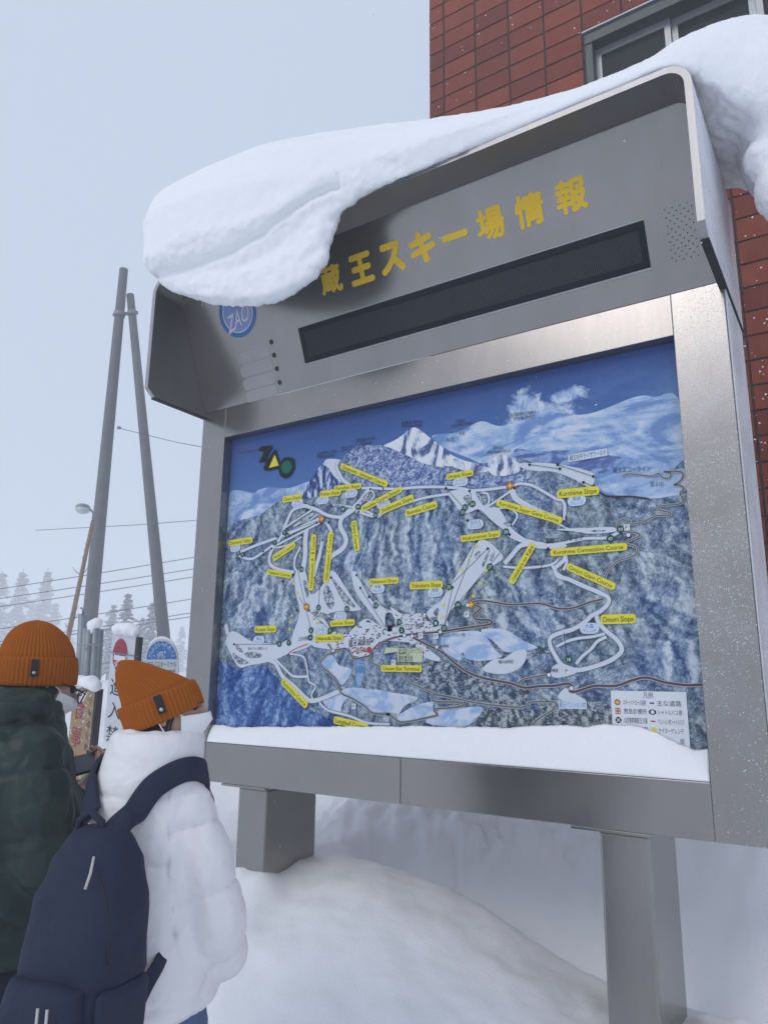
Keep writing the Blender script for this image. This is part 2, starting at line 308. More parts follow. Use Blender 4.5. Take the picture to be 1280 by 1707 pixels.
M_ROADS = [('b',8,[(1102,520),(1165,535),(1243,545),(1392,553),(1506,566),(1631,578),(1652,589),(1638,599),(1577,604),(1563,623),(1598,650),(1585,663),(1557,670)]),('b',7,[(1557,683),(1619,683),(1739,662),(1810,661),(1880,660),(1952,637),(2017,636),(2081,655),(2143,667)]),('b',9,[(1246,533),(1318,500),(1406,461),(1462,418),(1531,375),(1612,349),(1730,330),(1792,313),(1861,320),(1926,323),(1977,332),(1996,326),(1989,302),(2020,303),(2089,325),(2172,326),(2243,350),(2295,359),(2355,343),(2436,333),(2491,336)]),('b',5,[(1768,330),(1794,348),(1893,366)]),('b',7,[(791,476),(869,482),(895,458),(921,434),(970,441),(1011,451),(1035,484),(1075,510),(1115,514)]),('g',6,[(1481,260),(1597,242),(1777,233),(1815,254),(1901,259),(1928,254),(1912,226),(1844,185),(1812,150)]),('g',7,[(1481,260),(1368,275),(1350,257),(1375,245),(1488,245),(1502,231),(1446,220),(1368,214),(1364,202),(1379,188),(1339,177),(1206,150),(1161,158),(1130,178),(1106,182),(1126,181),(1032,184),(983,215),(917,245),(849,270),(823,303),(786,357),(715,404),(731,439),(783,473),(755,508)]),('g',6,[(1011,451),(1020,418),(1076,395)]),('g',5,[(1182,367),(1243,323),(1310,299),(1376,276)]),('g',5,[(2250,1165),(2281,1171),(2366,1149),(2390,1158),(2407,1137),(2430,1133),(2437,1151),(2414,1161),(2472,1153),(2482,1132),(2463,1110),(2445,1103),(2468,1097),(2481,1082),(2466,1065),(2475,1039),(2457,1023),(2391,1024),(2384,1009),(2423,993),(2417,981),(2371,986),(2317,967),(2282,962),(2258,967),(2253,987),(2222,977),(2212,953)]),('g',5,[(2220,937),(2279,928),(2302,913),(2247,888),(2287,866),(2286,841),(2249,826),(2200,811),(2154,753),(2172,684)]),('g',5,[(1817,308),(1859,281),(1901,259)]),('d',7,[(2151,1112),(2188,1088),(2275,1077),(2347,1058)]),('r',4,[(501,464),(556,489),(629,509)])]
M_LIFTS = [[(113,515),(437,510)],[(627,681),(766,577)],[(542,898),(645,580)],[(766,839),(868,685)],[(659,1135),(392,1050)],[(696,1150),(449,1107)],[(705,1037),(690,692)],[(1430,1222),(1525,1115)],[(1555,1192),(1565,1130)],[(1593,1094),(1728,983)],[(1583,952),(1414,574)],[(1638,915),(1437,752)],[(1699,894),(1494,686)],[(1459,751),(1414,574)],[(924,843),(1153,614)],[(1977,1256),(2129,1182)],[(2085,1163),(2126,1139)],[(1849,1276),(1986,1236)],[(443,841),(547,684)],[(563,749),(622,674)],[(565,1078),(565,1019)],[(1974,538),(1982,434)],[(1920,891),(1864,764)],[(946,779),(1090,589)]]
M_DOTS = [(999,1274),(757,1219),(640,1234),(593,1213),(662,1136),(738,1129),(929,1165),(387,1091),(356,1025),(296,1014),(297,998),(565,1079),(565,1019),(705,1039),(516,872),(443,841),(550,683),(629,680),(766,841),(924,843),(948,778),(1000,731),(113,515),(1430,1223),(1553,1194),(1774,1178),(1593,1096),(1540,1056),(1738,1081),(1745,970),(1584,953),(1639,916),(1460,752),(1920,892),(1849,1276),(1977,1256),(1986,1236),(2129,1182),(2086,1162),(2126,1139)]
M_PATROL = [(693,1154),(1754,1192),(612,699),(1551,670)]
M_PMARKS = [(2254,951),(1978,382),(922,211),(1342,571),(1292,537),(1373,535),(1161,551),(1145,417),(1530,627)]
M_STOPS = [(2258,919),(1903,366),(1995,314),(1395,553),(1246,537),(1204,541),(1377,485),(1535,668),(791,474)]
M_MEDIC = [(1122,575),(1122,575)]
M_STARS = [(1583,933),(1548,881),(1512,828),(1629,820),(1600,762),(1565,708),(1415,673),(1405,619),(1436,740),(515,656),(507,623),(504,587),(661,640),(693,614),(521,825),(548,775)]
M_CLOUDS = [(2016,1685),(2036,1655),(2007,1640),(2063,1635),(2068,1604),(2013,1609),(1970,1611),(1926,1576),(1882,1578),(1837,1572),(2118,1630),(2152,1633),(2137,1611),(2178,1609),(2211,1606),(2164,1598),(2095,1591)]
M_CALLOUT = [(1170,483),(1303,483),(1301,418),(1169,419),(1168,466),(1091,457),(1103,487)]
M_LOGO_Z = [(218,1609),(244,1626),(318,1619),(328,1603),(281,1544),(307,1545),(292,1526),(228,1532),(267,1592),(235,1600)]
M_LOGO_AO = [(346,1588),(363,1565),(393,1486),(384,1476),(306,1473),(268,1488),(282,1519)]
M_LOGO_AI = [(348,1560),(381,1492),(308,1487)]
M_LOGO_O = [(438,1473)]
M_RED = [(58,1618),(191,1613)]
M_GREENS = [('18',830,1191),('34',924,1192),('31',1033,1136),('5',442,1105),('6',462,1088),('7',377,1055),('8',108,1019),('9',143,1008),('14',569,896),('12',690,691),('15',869,677),('6',647,578),('5',769,573),('4',644,541),('7',503,517),('8',439,512),('13',1040,687),('13',1174,604),('3',1189,565),('1',1372,593),('23',1414,570),('24',1485,673),('25',1441,755),('27',1647,833),('32',1529,1118),('33',1516,1098),('30',1567,1130),('28',1728,984),('39',2228,945),('40',2185,911),('38',1989,428)]
M_LABELS = [('Zangesaka - Juhyogen Course',(810,1426),(1102,1284)),('Paradise Slope',(774,1306),(944,1300)),('Kotan Slope',(677,1288),(816,1283)),('Chuo Slope',(419,1290),(555,1291)),('Paradise Course Detour',(947,1174),(1188,1253)),('Shobunuma Slope',(1058,1151),(1253,1201)),('Diamond Valley',(30,1082),(213,1086)),('Midori Course',(369,967),(521,1035)),('Takatori Course',(332,899),(505,867)),('Ohira Course',(900,1122),(927,965)),('Hahnenkamm A - B Course',(638,781),(646,1076)),('Hahnenkamm C Course',(734,816),(758,1078)),('Utopia Slope',(1432,1276),(1575,1278)),('Renraku Course',(1208,1124),(1383,1151)),('Kurohime Super Giant Course',(1688,1124),(1987,1005)),('Hyakumannin Slope',(1505,972),(1702,978)),('Kurohime Slope',(1970,1125),(2151,1119)),('Kurohime Connection Course',(1929,873),(2251,873)),('Yokokura no Kabe',(1745,754),(1855,918)),('Omori Giant Course',(1999,812),(2193,712)),('Omori Slope',(2127,585),(2267,585)),('Yokokura Slope',(1233,772),(1410,768)),('Nakamori Slope',(1001,804),(1171,802)),('Sunrise Slope',(769,608),(919,611)),('Uwanodai Slope',(672,537),(852,537)),('Onsen Bus Terminal',(1076,390),(1299,388)),('Ryuzan Slope',(261,591),(415,591)),('Karamatsu Course',(469,326),(638,203)),('Langlauf Course',(806,145),(1009,116))]
M_OVALS = [('中央',525,1260),('コタン',699,1254),('パラダイス',881,1267),('菖蒲沼',1080,1186),('ダイヤモンド',84,1051),('ユートピア',1507,1243),('百万人',1581,1033),('黒姫',2054,1086),('大森',2081,551),('横倉',1371,735),('中森',1052,768),('サンライズ',830,643),('上の台',704,570),('竜山',295,534)]
M_FREE = [('熊野岳1841m','k',(1180,1589),(1302,1582)),('(Kumano Peak)','k',(1184,1574),(1298,1565)),('五色岳','k',(1486,1544),(1531,1541)),('(Goshiki Peak)','k',(1461,1529),(1573,1523)),('お釜','k',(1504,1479),(1533,1479)),('馬の背','k',(1431,1460),(1476,1458)),('刈田岳1758m','k',(1766,1523),(1887,1517)),('(Katta Peak)','k',(1781,1503),(1876,1500)),('中丸山','k',(1678,1381),(1725,1377)),('(Mt.Nakamaru)','k',(1646,1364),(1761,1358)),('三宝荒神山1703m','k',(647,1515),(786,1511)),('(Sanpokojin)','k',(650,1500),(768,1494)),('地蔵山1736m','k',(806,1521),(890,1520)),('(Jizo Peak)','k',(809,1507),(868,1506)),('五郎岳1413m','k',(903,1546),(1025,1542)),('(Goro)','k',(930,1526),(1001,1523)),('蔵王エコーライン','k',(2212,1196),(2363,1182)),('笠上山','k',(2356,1117),(2406,1114)),('黒姫コネクション','k',(1909,925),(2072,927)),('黒姫ゲレンデ','k',(2200,904),(2251,905)),('大森駐車場前','k',(1863,383),(1943,384)),('鴫の谷地沼','k',(1680,418),(1746,420)),('上の台駅','k',(565,535),(633,539)),('蔵王温泉街','K',(885,511),(1014,513)),('現在地','R',(926,475),(988,476)),('中央ロープウェイ温泉駅','k',(1143,587),(1308,586)),('蔵王山麓駅','k',(1302,613),(1381,613)),('竜山パラレル滑降コース','k',(219,491),(355,490)),('蔵王ロープウェイ前','k',(1399,538),(1520,537)),('車検場前','k',(1395,488),(1438,490)),('横倉ジャイアント','k',(1630,699),(1713,698)),('清水橋','k',(1765,293),(1811,294)),('東北ベースセンター','k',(783,587),(917,587)),('黒姫大回転','k',(1880,1012),(1967,975)),('温泉スキー場','k',(1134,501),(1216,503))]
M_BOXES = [('蔵王坊平ライザワールド',(2026,1275),(2194,1279)),('蔵王ペンション村',(1939,249),(2055,250))]
M_CALLT = [('蔵王温泉バスターミナル',(1174,470),(1296,471)),('タクシー',(1174,450),(1234,451)),('観光案内所',(1174,431),(1252,432))]
M_LEGEND = [(2152,308),(2431,307),(2430,129),(2155,114)]
# ------------------------------------------------------------------ the snow-covered ground
def smooth01(t): t = max(0.0, min(1.0, t)); return t * t * (3 - 2 * t)
def gauss(x, y, cx, cy, sx, sy): return math.exp(-(((x - cx) / sx) ** 2 + ((y - cy) / sy) ** 2))
WALL_Y, WALL_X = 2.20, 0.138
def ground_h(x, y):
    # trodden floor where people stand, rising to the drift round the board
    base = 0.02
    drift = smooth01((y + 1.55) / 1.75)
    top = 0.70 - 0.36 * smooth01((x - 0.3) / 2.0) + 0.08 * smooth01((-0.3 - x) / 1.0)
    h = base + drift * top
    # hollow round the legs and the mound crest behind the board
    h += 0.07 * gauss(x, y, 0.16, 0.05, 0.16, 0.2)
    h -= 0.08 * gauss(x, y, 0.55, 0.05, 0.22, 0.3)
    h += 0.10 * gauss(x, y, 1.15, 0.42, 0.6, 0.3)
    # ploughed bank up to the wall
    h += 0.07 * gauss(x, y, 0.43, 0.0, 0.10, 0.12) - 0.10 * gauss(x, y, 0.14, -0.05, 0.10, 0.2)
    h -= 0.20 * math.exp(-((y - 0.90 + 0.05 * x) / 0.17) ** 2) * smooth01((x - 0.30) / 0.35)
    bank = smooth01((y - 0.80) / 0.9)
    h += bank * (0.40 if x > 0.4 else 0.34) * (0.7 + 0.3 * smooth01((x + 0.5) / 1.5))
    h += 0.42 * bank * smooth01((x - 1.3) / 0.9)
    # left: high roadside snow bank
    left = smooth01((-1.2 - x + 0.25 * y) / 3.2)
    h = h * (1 - left) + left * (1.15 + 0.28 * fbm((x * 0.35, y * 0.35, 0.0), 1.0, 3))
    berm = math.exp(-((x + 6.3 - 0.35 * y) / 1.6) ** 2)
    h += 0.42 * berm * (1 + 0.35 * fbm((x, y, 2.0), 0.6, 2))
    far = smooth01((math.hypot(x, y) - 9) / 12)
    h = h * (1 - far) + far * 1.0
    h += 0.035 * fbm((x, y, 1.0), 0.9, 3)
    # scuffed face of the bank below the wall
    sc = gauss(x, y, 0.9, 1.35, 0.95, 0.5)
    h += sc * 0.085 * fbm((x * 1.6 + y * 1.1, y * 0.6 - x * 0.3, 7.0), 4.0, 4) + sc * 0.05 * abs(fbm((x * 1.4 + y * 0.8, y * 0.7, 4.0), 7, 3)) + sc * 0.015 * fbm((x, y, 4.0), 18, 3)
    h += gauss(x, y, 2.7, 0.9, 0.6, 0.7) * (0.06 * fbm((x, y * 0.7, 12.0), 3.2, 4) + 0.05 * abs(fbm((x, y, 13.0), 4.5, 2)))
    h += 0.012 * fbm((x, y, 3.0), 5.0, 4)
    if -1 < x < 3.4 and -1.4 < y < 2.3:
        lump = mnoise.noise(Vector((x * 7.5, y * 7.5, 9.0)))
        h += 0.022 * max(0.0, lump - 0.25) * (0.3 + 0.7 * smooth01((y - 0.5) / 0.5)) + 0.0035 * fbm((x, y, 5.0), 30, 2)
    return h
def axis(a, b, fine0, fine1, fs, cs):
    out = []; t = a
    while t < b:
        out.append(t)
        if fine0 <= t <= fine1: t += fs
        else:
            d = fine0 - t if t < fine0 else t - fine1
            t += min(cs, fs + d * 0.12)
    out.append(b); return out
gx = axis(-420, 420, -0.9, 3.3, 0.022, 40); gy = axis(-120, 500, -1.3, 2.2, 0.022, 40)
gv = [(x, y, ground_h(x, y)) for y in gy for x in gx]
nx = len(gx)
gf = [(j*nx+i, j*nx+i+1, (j+1)*nx+i+1, (j+1)*nx+i) for j in range(len(gy)-1) for i in range(nx-1)]
ground = obj('snow_ground', pydata(gv, gf), MAT['snow_ground'], smooth=True, kind='structure')

# ------------------------------------------------------------------ tiled building behind the board
def mat_tile():
    k = NT('red_brown_tile'); oi = k.n('ObjectInfo'); v = k.coord()
    pos = k.n('NewGeometry'); n1 = k.noise(pos.outputs['Position'], 9, 6, 0.6); n2 = k.noise(pos.outputs['Position'], 60, 4, 0.6)
    wn_ = k.n('TexWhiteNoise'); wn_.noise_dimensions = '1D'; k.l(oi.outputs['Random'], wn_.inputs['W'])
    c = k.mix(wn_.outputs['Value'], (0.165, 0.034, 0.020), (0.31, 0.072, 0.036))
    c = k.mix(k.math('MULTIPLY', n1, 0.7), c, (0.11, 0.026, 0.018))
    c = k.mix(k.ramp(n2, [(0.6, 0), (0.75, 0.35)]), c, (0.26, 0.10, 0.07))
    # wind-blown snow grains
    vo = k.n('TexVoronoi'); vo.inputs['Scale'].default_value = 55; k.l(pos.outputs['Position'], vo.inputs['Vector'])
    cs = k.n('SeparateColor'); k.l(vo.outputs['Color'], cs.inputs[0])
    px = k.n('SeparateXYZ'); k.l(pos.outputs['Position'], px.inputs[0])
    drift = k.math('MULTIPLY', k.ramp(k.math('DIVIDE', px.outputs['X'], 4.0), [(0.52, 0), (0.60, 1)]), k.ramp(k.math('DIVIDE', px.outputs['Z'], 6.0), [(0.70, 1), (0.85, 0)]))
    sp = k.math('MULTIPLY', k.math('LESS_THAN', cs.outputs[0], k.math('ADD', 0.03, k.math('MULTIPLY', drift, 0.16))), k.math('LESS_THAN', vo.outputs['Distance'], k.math('MULTIPLY', cs.outputs[1], 0.35)))
    c = k.mix(sp, c, (0.8, 0.82, 0.86))
    k.set(color=c, rough=k.math('ADD', 0.5, k.math('MULTIPLY', n1, 0.3)), spec=0.2)
    k.bump(n2, 0.15, 0.003); return k.m
MAT['tile'] = mat_tile()
MAT['joint'] = plain('dark_joint', (0.055, 0.05, 0.055), 0.9, var=0.25, scale=20, bump=0.3)
MAT['bronze'] = plain('dark_window_frame', (0.045, 0.05, 0.058), 0.4, 0.3, scale=9)
MAT['alu'] = plain('grey_aluminium', (0.30, 0.32, 0.34), 0.42, 0.6, scale=8)
MAT['concrete'] = plain('roof_concrete', (0.3, 0.29, 0.28), 0.9, scale=4, bump=0.3)
def mat_glass():
    k = NT('dark_window_glass'); v = k.coord(); n = k.noise(v, 1.5, 4)
    k.set(color=k.mix(n, (0.018, 0.02, 0.024), (0.03, 0.033, 0.038)), rough=0.1, spec=0.1, ior=1.2)
    return k.m
MAT['glass'] = mat_glass()

bld = thing('tiled_building', 'building clad in red-brown tiles behind the snowy information board', 'building', (0, 0, 0))
WIN = (1.612, 4.074, 5.276, 6.824)     # x0, x1, z0, z1
PX, PZ = 0.3239, 0.1755              # tile pitch
BX1, BZ1 = 6.9, 10.6
bm = bmesh.new()
yb, yd = WALL_Y + 0.012, 9.0
add_box(bm, (WALL_X, yb, -0.2), (WIN[0], yd, BZ1)); add_box(bm, (WIN[1], yb, -0.2), (BX1, yd, BZ1))
add_box(bm, (WIN[0], yb, -0.2), (WIN[1], yd, WIN[2])); add_box(bm, (WIN[0], yb, WIN[3]), (WIN[1], yd, BZ1))
add_box(bm, (WIN[0], yb + 0.35, WIN[2]), (WIN[1], yd, WIN[3]))
obj('wall', mesh_of(bm), MAT['joint'], bld)
box('roof', (WALL_X - 0.15, WALL_Y - 0.1, BZ1), (BX1 + 0.1, yd + 0.1, BZ1 + 0.25), MAT['concrete'], bld, 0.02)
tile_meshes = []
def tile_mesh(w, h):
    bm = bmesh.new(); add_box(bm, (0, -0.012, 0), (w, 0.002, h)); 
    bmesh.ops.bevel(bm, geom=[e for e in bm.edges if all(v.co.y < -0.01 for v in e.verts)], offset=0.003, segments=1, affect='EDGES')
    return mesh_of(bm)
jt = 0.014
_tm = {}
def get_tile(w, h):
    key = (round(w, 3), round(h, 3))
    if key not in _tm:
        m = tile_mesh(*key); m.materials.append(MAT['tile']); _tm[key] = m
    return _tm[key]
cols = [(WALL_X, WALL_X + 0.148)]
x = WALL_X + 0.148 + jt
while x < BX1 - 0.05: cols.append((x, min(x + PX - jt, BX1))); x += PX
singles = []; rest = bmesh.new(); count = 0
z = 0.22; row = 0
cand = []
while z < BZ1 - 0.1:
    for (a, b) in cols:
        t0, t1 = z, z + PZ - jt
        if b > WIN[0] - 0.01 and a < WIN[1] + 0.01 and t1 > WIN[2] - 0.01 and t0 < WIN[3] + 0.01:
            # cut round the window
            if a < WIN[0] - 0.05 and t0 > WIN[2] and t1 < WIN[3]: b2 = WIN[0] - 0.012; cand.append((a, b2, t0, t1)); continue
            if t0 < WIN[3] - 0.01 and t1 > WIN[3] + 0.03: cand.append((a, b, WIN[3] + 0.012, t1)); continue
            continue
        cand.append((a, b, t0, t1))
    z += PZ
def tile_score(c):
    a, b, t0, t1 = c; xm, zm = (a + b) / 2, (t0 + t1) / 2
    vis = (zm > 5.6 and xm < 3.4 and zm < 9.0) or (xm > 2.2 and 1.2 < zm < 5.6 and xm < 3.4)
    d = (Vector((xm, WALL_Y, zm)) - CAM).length
    return (0 if vis else 100) + d
cand.sort(key=tile_score)
for i, (a, b, t0, t1) in enumerate(cand):
    if i < 290:
        o = obj('tile', get_tile(b - a, t1 - t0), None, bld)
        o.location = (a, WALL_Y + 0.012 + random.uniform(-0.0015, 0.0015), t0)
        o.rotation_euler = (random.uniform(-.006, .006), 0, random.uniform(-.004, .004))
    else:
        add_box(rest, (a, WALL_Y + random.uniform(-.001, .001), t0), (b, WALL_Y + 0.014, t1))
obj('tile_field', mesh_of(rest), MAT['tile'], bld, kind='stuff')
# window: dark outer frame, aluminium sashes, panes
win = obj('window', (lambda bm: (add_box(bm, (WIN[0], WALL_Y - 0.03, WIN[3] - 0.10), (WIN[1], WALL_Y + 0.16, WIN[3])),
      add_box(bm, (WIN[0], WALL_Y - 0.02, WIN[2]), (WIN[0] + 0.055, WALL_Y + 0.16, WIN[3] - 0.10)),
      add_box(bm, (WIN[1] - 0.055, WALL_Y - 0.02, WIN[2]), (WIN[1], WALL_Y + 0.16, WIN[3] - 0.10)),
      add_box(bm, (WIN[0] + .055, WALL_Y - 0.02, WIN[2]), (WIN[1] - .055, WALL_Y + 0.16, WIN[2] + 0.06)), mesh_of(bm))[-1])(bmesh.new()), MAT['bronze'], bld)
wx0, wx1, wz0, wz1 = WIN[0] + 0.055, WIN[1] - 0.055, WIN[2] + 0.06, WIN[3] - 0.10
box('drip_lip', (WIN[0] - 0.015, WALL_Y - 0.05, WIN[3] + 0.0), (WIN[1] + 0.015, WALL_Y + 0.02, WIN[3] + 0.012), MAT['alu'], win)
sash_x = [wx0 + i * (wx1 - wx0) / 4 for i in range(5)]
for i in range(4):
    a, b = sash_x[i], sash_x[i+1]; yy = WALL_Y + (0.075 if i % 2 == 0 else 0.105)
    bm = bmesh.new()
    add_box(bm, (a, yy, wz1 - 0.065), (b - 0.003, yy + 0.028, wz1)); add_box(bm, (a, yy, wz0), (b - 0.003, yy + 0.028, wz0 + 0.065))
    add_box(bm, (a, yy + .001, wz0 + .065), (a + 0.045, yy + 0.027, wz1 - .065)); add_box(bm, (b - 0.048, yy + .001, wz0 + .065), (b - 0.003, yy + 0.027, wz1 - .065))
    obj('sash', mesh_of(bm), MAT['alu'], win)
    box('pane', (a + 0.045, yy + 0.012, wz0 + 0.065), (b - 0.048, yy + 0.017, wz1 - 0.065), MAT['glass'], win)
# ------------------------------------------------------------------ lettering turned into meshes in one go
_bold = {}
def convert_texts(strings, offset=0.0, res=2):
    tmp = []
    for s in strings:
        c = bpy.data.curves.new('t', 'FONT'); c.body = s; c.size = 1.0; c.resolution_u = res; c.offset = offset
        c.fill_mode = 'FRONT'
        o = bpy.data.objects.new('t', c); COL.objects.link(o); tmp.append((s, o))
    bpy.context.view_layer.update(); dg = bpy.context.evaluated_depsgraph_get()
    out = {}
    for s, o in tmp:
        me = bpy.data.meshes.new_from_object(o.evaluated_get(dg))
        v = [(p.co.x, p.co.y) for p in me.vertices]; f = [tuple(p.vertices) for p in me.polygons]
        bpy.data.meshes.remove(me); xs = [p[0] for p in v] or [0, 1]; ys = [p[1] for p in v] or [0, 1]
        out[s] = (v, f, min(xs), max(xs), min(ys), max(ys))
    for s, o in tmp:
        c = o.data; bpy.data.objects.remove(o); bpy.data.curves.remove(c)
    return out
LEGEND_ROWS = [('スキーパトロール詰所', 0.165, 0.475, 0.775), ('救急診療所', 0.165, 0.475, 0.605), ('山形警察署蔵王交番', 0.165, 0.475, 0.43), ('駐車場', 0.165, 0.475, 0.26),
               ('主な道路', 0.615, 0.93, 0.775), ('シャトルバス停', 0.615, 0.93, 0.605), ('ペンション村シャトルバス', 0.615, 0.945, 0.43), ('ナイターゲレンデ', 0.615, 0.935, 0.26), ('局', 0.88, 0.93, 0.08)]
_all = [l[0] for l in M_LABELS] + [o[0] for o in M_OVALS] + ['ゲレンデ'] + [f[0] for f in M_FREE] + [b[0] for b in M_BOXES] + [c[0] for c in M_CALLT] + [g[0] for g in M_GREENS] + [l[0] for l in LEGEND_ROWS] + ['凡例', 'P', '★', 'ZAO', 'H', 'BUS STOP', 'ターミナル', 'Zao Bus Terminal', '蔵王バスターミナル'] + list('ゲレンデシャトルバス') 
TXT = convert_texts(sorted(set(_all)))
BOLD = convert_texts(sorted(set('蔵王スキー場情報進入禁止樹氷ホテル案内食事処元祖成吉思汗ZAO現在地') | {'ZAO', '現在地', '蔵王バスターミナル', '蔵王温泉街'}), 0.0, 4)

MAT['steel'] = mat_steel('brushed_steel')
MAT['steel_frame'] = mat_steel('brushed_steel_with_snow_grains', {'x': [(0.0, 0.22), (0.50, 0.10), (0.99, 0.35), (1.0, 0.5)], 'z': [(0.2, 0.3), (0.5, 0.9), (0.8, 1.0)], 'amount': 0.09, 'film': 0.05, 'scale': 260})
MAT['steel_column'] = mat_steel('steel_column_with_snow_grains', {'z': [(0.27, 0.12), (0.36, 0.3), (0.45, 0.9), (0.6, 1.0), (0.8, 0.8)], 'amount': 0.60, 'film': 0.20, 'scale': 270})
MAT['steel_side'] = mat_steel('frosted_steel_side', {'z': [(0.2, 0.9), (0.8, 1.0)], 'amount': 0.6, 'film': 1.75, 'scale': 240, 'even': 1})
MAT['black'] = plain('matt_black', (0.012, 0.012, 0.014), 0.6)
MAT['gap'] = plain('dark_gap', (0.02, 0.02, 0.022), 0.8)

Z0 = 1.30
board = thing('information_board', 'large stainless steel ski information board with hood and painted map', 'information board')
XL, XR, ZB, ZT, DEP = -0.187, 2.697, 1.105, 3.186, 0.45
bv = 0.0025
frame = box('frame', (XL, 0, ZB), (0, DEP, ZT), MAT['steel_frame'], board, bv); frame.name = 'left_column'
frame.name = 'column'
box('column', (2.5, 0, ZB), (XR, DEP, ZT), MAT['steel_column'], board, bv)
box('rail', (0, 0.0012, ZT - 0.18), (2.5, DEP - .001, ZT), MAT['steel_frame'], board, bv)
box('rail', (0, 0.0012, ZB), (1.22, DEP - .001, Z0), MAT['steel'], board, bv)
box('rail', (1.2216, 0.0012, ZB), (2.5, DEP - .001, Z0), MAT['steel'], board, bv)
box('side_panel', (XR + 0.001, 0.012, ZB + 0.002), (XR + 0.006, DEP - 0.002, 3.17), MAT['steel_side'], board)
box('back_panel', (0, 0.075, Z0), (2.5, DEP - 0.004, ZT - 0.18), MAT['steel'], board)
# hood: rounded arch section extruded front to back, with rounded lower front corners
def arch(x0, x1, ztop, zbot, r, seg=8):
    p = [(x0, zbot + (ztop - r - zbot) * t / 14) for t in range(15)]
    p += [(x0 + r - r * math.cos(a), ztop - r + r * math.sin(a)) for a in [math.pi / 2 * i / seg for i in range(1, seg + 1)]]
    p += [(x0 + r + (x1 - x0 - 2 * r) * t / 12, ztop) for t in range(1, 12)]
    p += [(x1 - r + r * math.sin(a), ztop - r + r * math.cos(a)) for a in [math.pi / 2 * i / seg for i in range(0, seg + 1)]]
    p += [(x1, ztop - r - (ztop - r - zbot) * t / 14) for t in range(1, 15)]
    return p
HY0, HY1, HZ0, HZ1 = -0.432, DEP + 0.006, 3.162, 3.868
po = arch(XL - 0.012, XR + 0.012, HZ1, HZ0, 0.095); pi = arch(XL + 0.014, XR - 0.014, HZ1 - 0.026, HZ0, 0.069)
def front_y(z):
    rc = 0.055; d = z - HZ0
    return HY0 + (rc - math.sqrt(max(0, rc * rc - (rc - d) ** 2)) if d < rc else 0)
bm = bmesh.new(); n = len(po)
A = [bm.verts.new((x, front_y(z), z)) for x, z in po]; B = [bm.verts.new((x, front_y(z), z)) for x, z in pi]
C_ = [bm.verts.new((x, HY1, z)) for x, z in po]; D_ = [bm.verts.new((x, HY1, z)) for x, z in pi]
for i in range(n - 1):
    bm.faces.new((A[i], A[i+1], B[i+1], B[i])).material_index = 1
    bm.faces.new((A[i+1], A[i], C_[i], C_[i+1])).material_index = 2 if po[i][0] > XR else 0
    bm.faces.new((B[i], B[i+1], D_[i+1], D_[i])); bm.faces.new((C_[i], D_[i], D_[i+1], C_[i+1]))
bm.faces.new((A[0], B[0], D_[0], C_[0])); bm.faces.new((B[-1], A[-1], C_[-1], D_[-1]))
bmesh.ops.recalc_face_normals(bm, faces=bm.faces[:])
MAT['lip'] = mat_steel('pale_lip_steel', None, (0.38, 0.38, 0.385), 0.45)  # paler than the hood steel, for its front edge and the header trims
MAT['steel_hood'] = mat_steel('dull_hood_steel', None, (0.29, 0.278, 0.272), 0.42)
hood = obj('hood', mesh_of(bm), [MAT['steel_hood'], MAT['lip'], MAT['steel_side']], board)
for s in ((XL - 0.014, XL + 0.016), (XR - 0.016, XR + 0.014)):     # folded rim along the lower edge of each cheek
    box('rim', (s[0], HY0 + 0.05, HZ0 - 0.007), (s[1], HY1, HZ0 - 0.001), MAT['gap'], hood)

# leaning header with lettering, display and loudspeaker holes
S = 0.4; _hn = Vector((0, -1, -S)).normalized()
def hdr(u, z, off=0.0):           # z given above the map opening's lower edge
    return Vector((u, -S * (z - 1.886), z + Z0)) + _hn * off
def hdr_box(bm, u0, u1, z0, z1, o0, o1, mat=0):
    q = [hdr(u, z, o) for o in (o0, o1) for (u, z) in ((u0, z0), (u1, z0), (u1, z1), (u0, z1))]
    vs = [bm.verts.new(p) for p in q]
    for f in ((0,1,2,3),(7,6,5,4),(0,4,5,1),(1,5,6,2),(2,6,7,3),(3,7,4,0)):
        bm.faces.new([vs[i] for i in f]).material_index = mat
bm = bmesh.new(); hdr_box(bm, XL + 0.0145, XR - 0.0145, 1.887, 2.541, -0.012, 0.0)
bmesh.ops.recalc_face_normals(bm, faces=bm.faces[:])
header = obj('header', mesh_of(bm), MAT['steel'], board)
def mat_yellow():
    k = NT('worn_yellow_vinyl'); v = k.coord(); n = k.noise(v, 38, 6, 0.65)
    c = k.mix(k.noise(v, 7, 4), (0.66, 0.43, 0.015), (0.76, 0.51, 0.03))
    k.set(color=k.mix(k.ramp(n, [(0.66, 0), (0.70, 1)]), c, (0.32, 0.3, 0.27)), rough=0.5, spec=0.3); return k.m
MAT['yellow'] = mat_yellow()
for ch, u in zip('蔵王スキー場情報', (0.897, 1.088, 1.270, 1.444, 1.616, 1.798, 1.984, 2.172)):
    v, f, a, b, c, d = BOLD[ch]; sz = 0.132
    cx, cy = (a + b) / 2, (c + d) / 2 if ch != 'ー' else 0.38
    sx = min(sz / (b - a), sz * 1.2) ; sy = sz / max(d - c, 0.2) if ch != 'ー' else sz * 1.1
    if ch != 'ー': sx = sz / (b - a)
    vv = []; ff = []; w_ = 0.0085 if ch in '王スキー' else 0.0050
    for q, (dx, dz) in enumerate(((0, 0), (-1, 0), (1, 0), (0, 1), (0, -1), (-.7, .7), (.7, -.7), (.7, .7), (-.7, -.7))):
        o_ = len(vv); vv += [hdr(u + (p[0] - cx) * sx * 0.94 + dx * w_, 2.356 + (p[1] - cy) * sy * 0.94 + dz * w_, 0.0008 + q * 0.00012) for p in v]
        ff += [tuple(i + o_ for i in t) for t in f]
    obj('letter', pydata(vv, ff), MAT['yellow'], header)
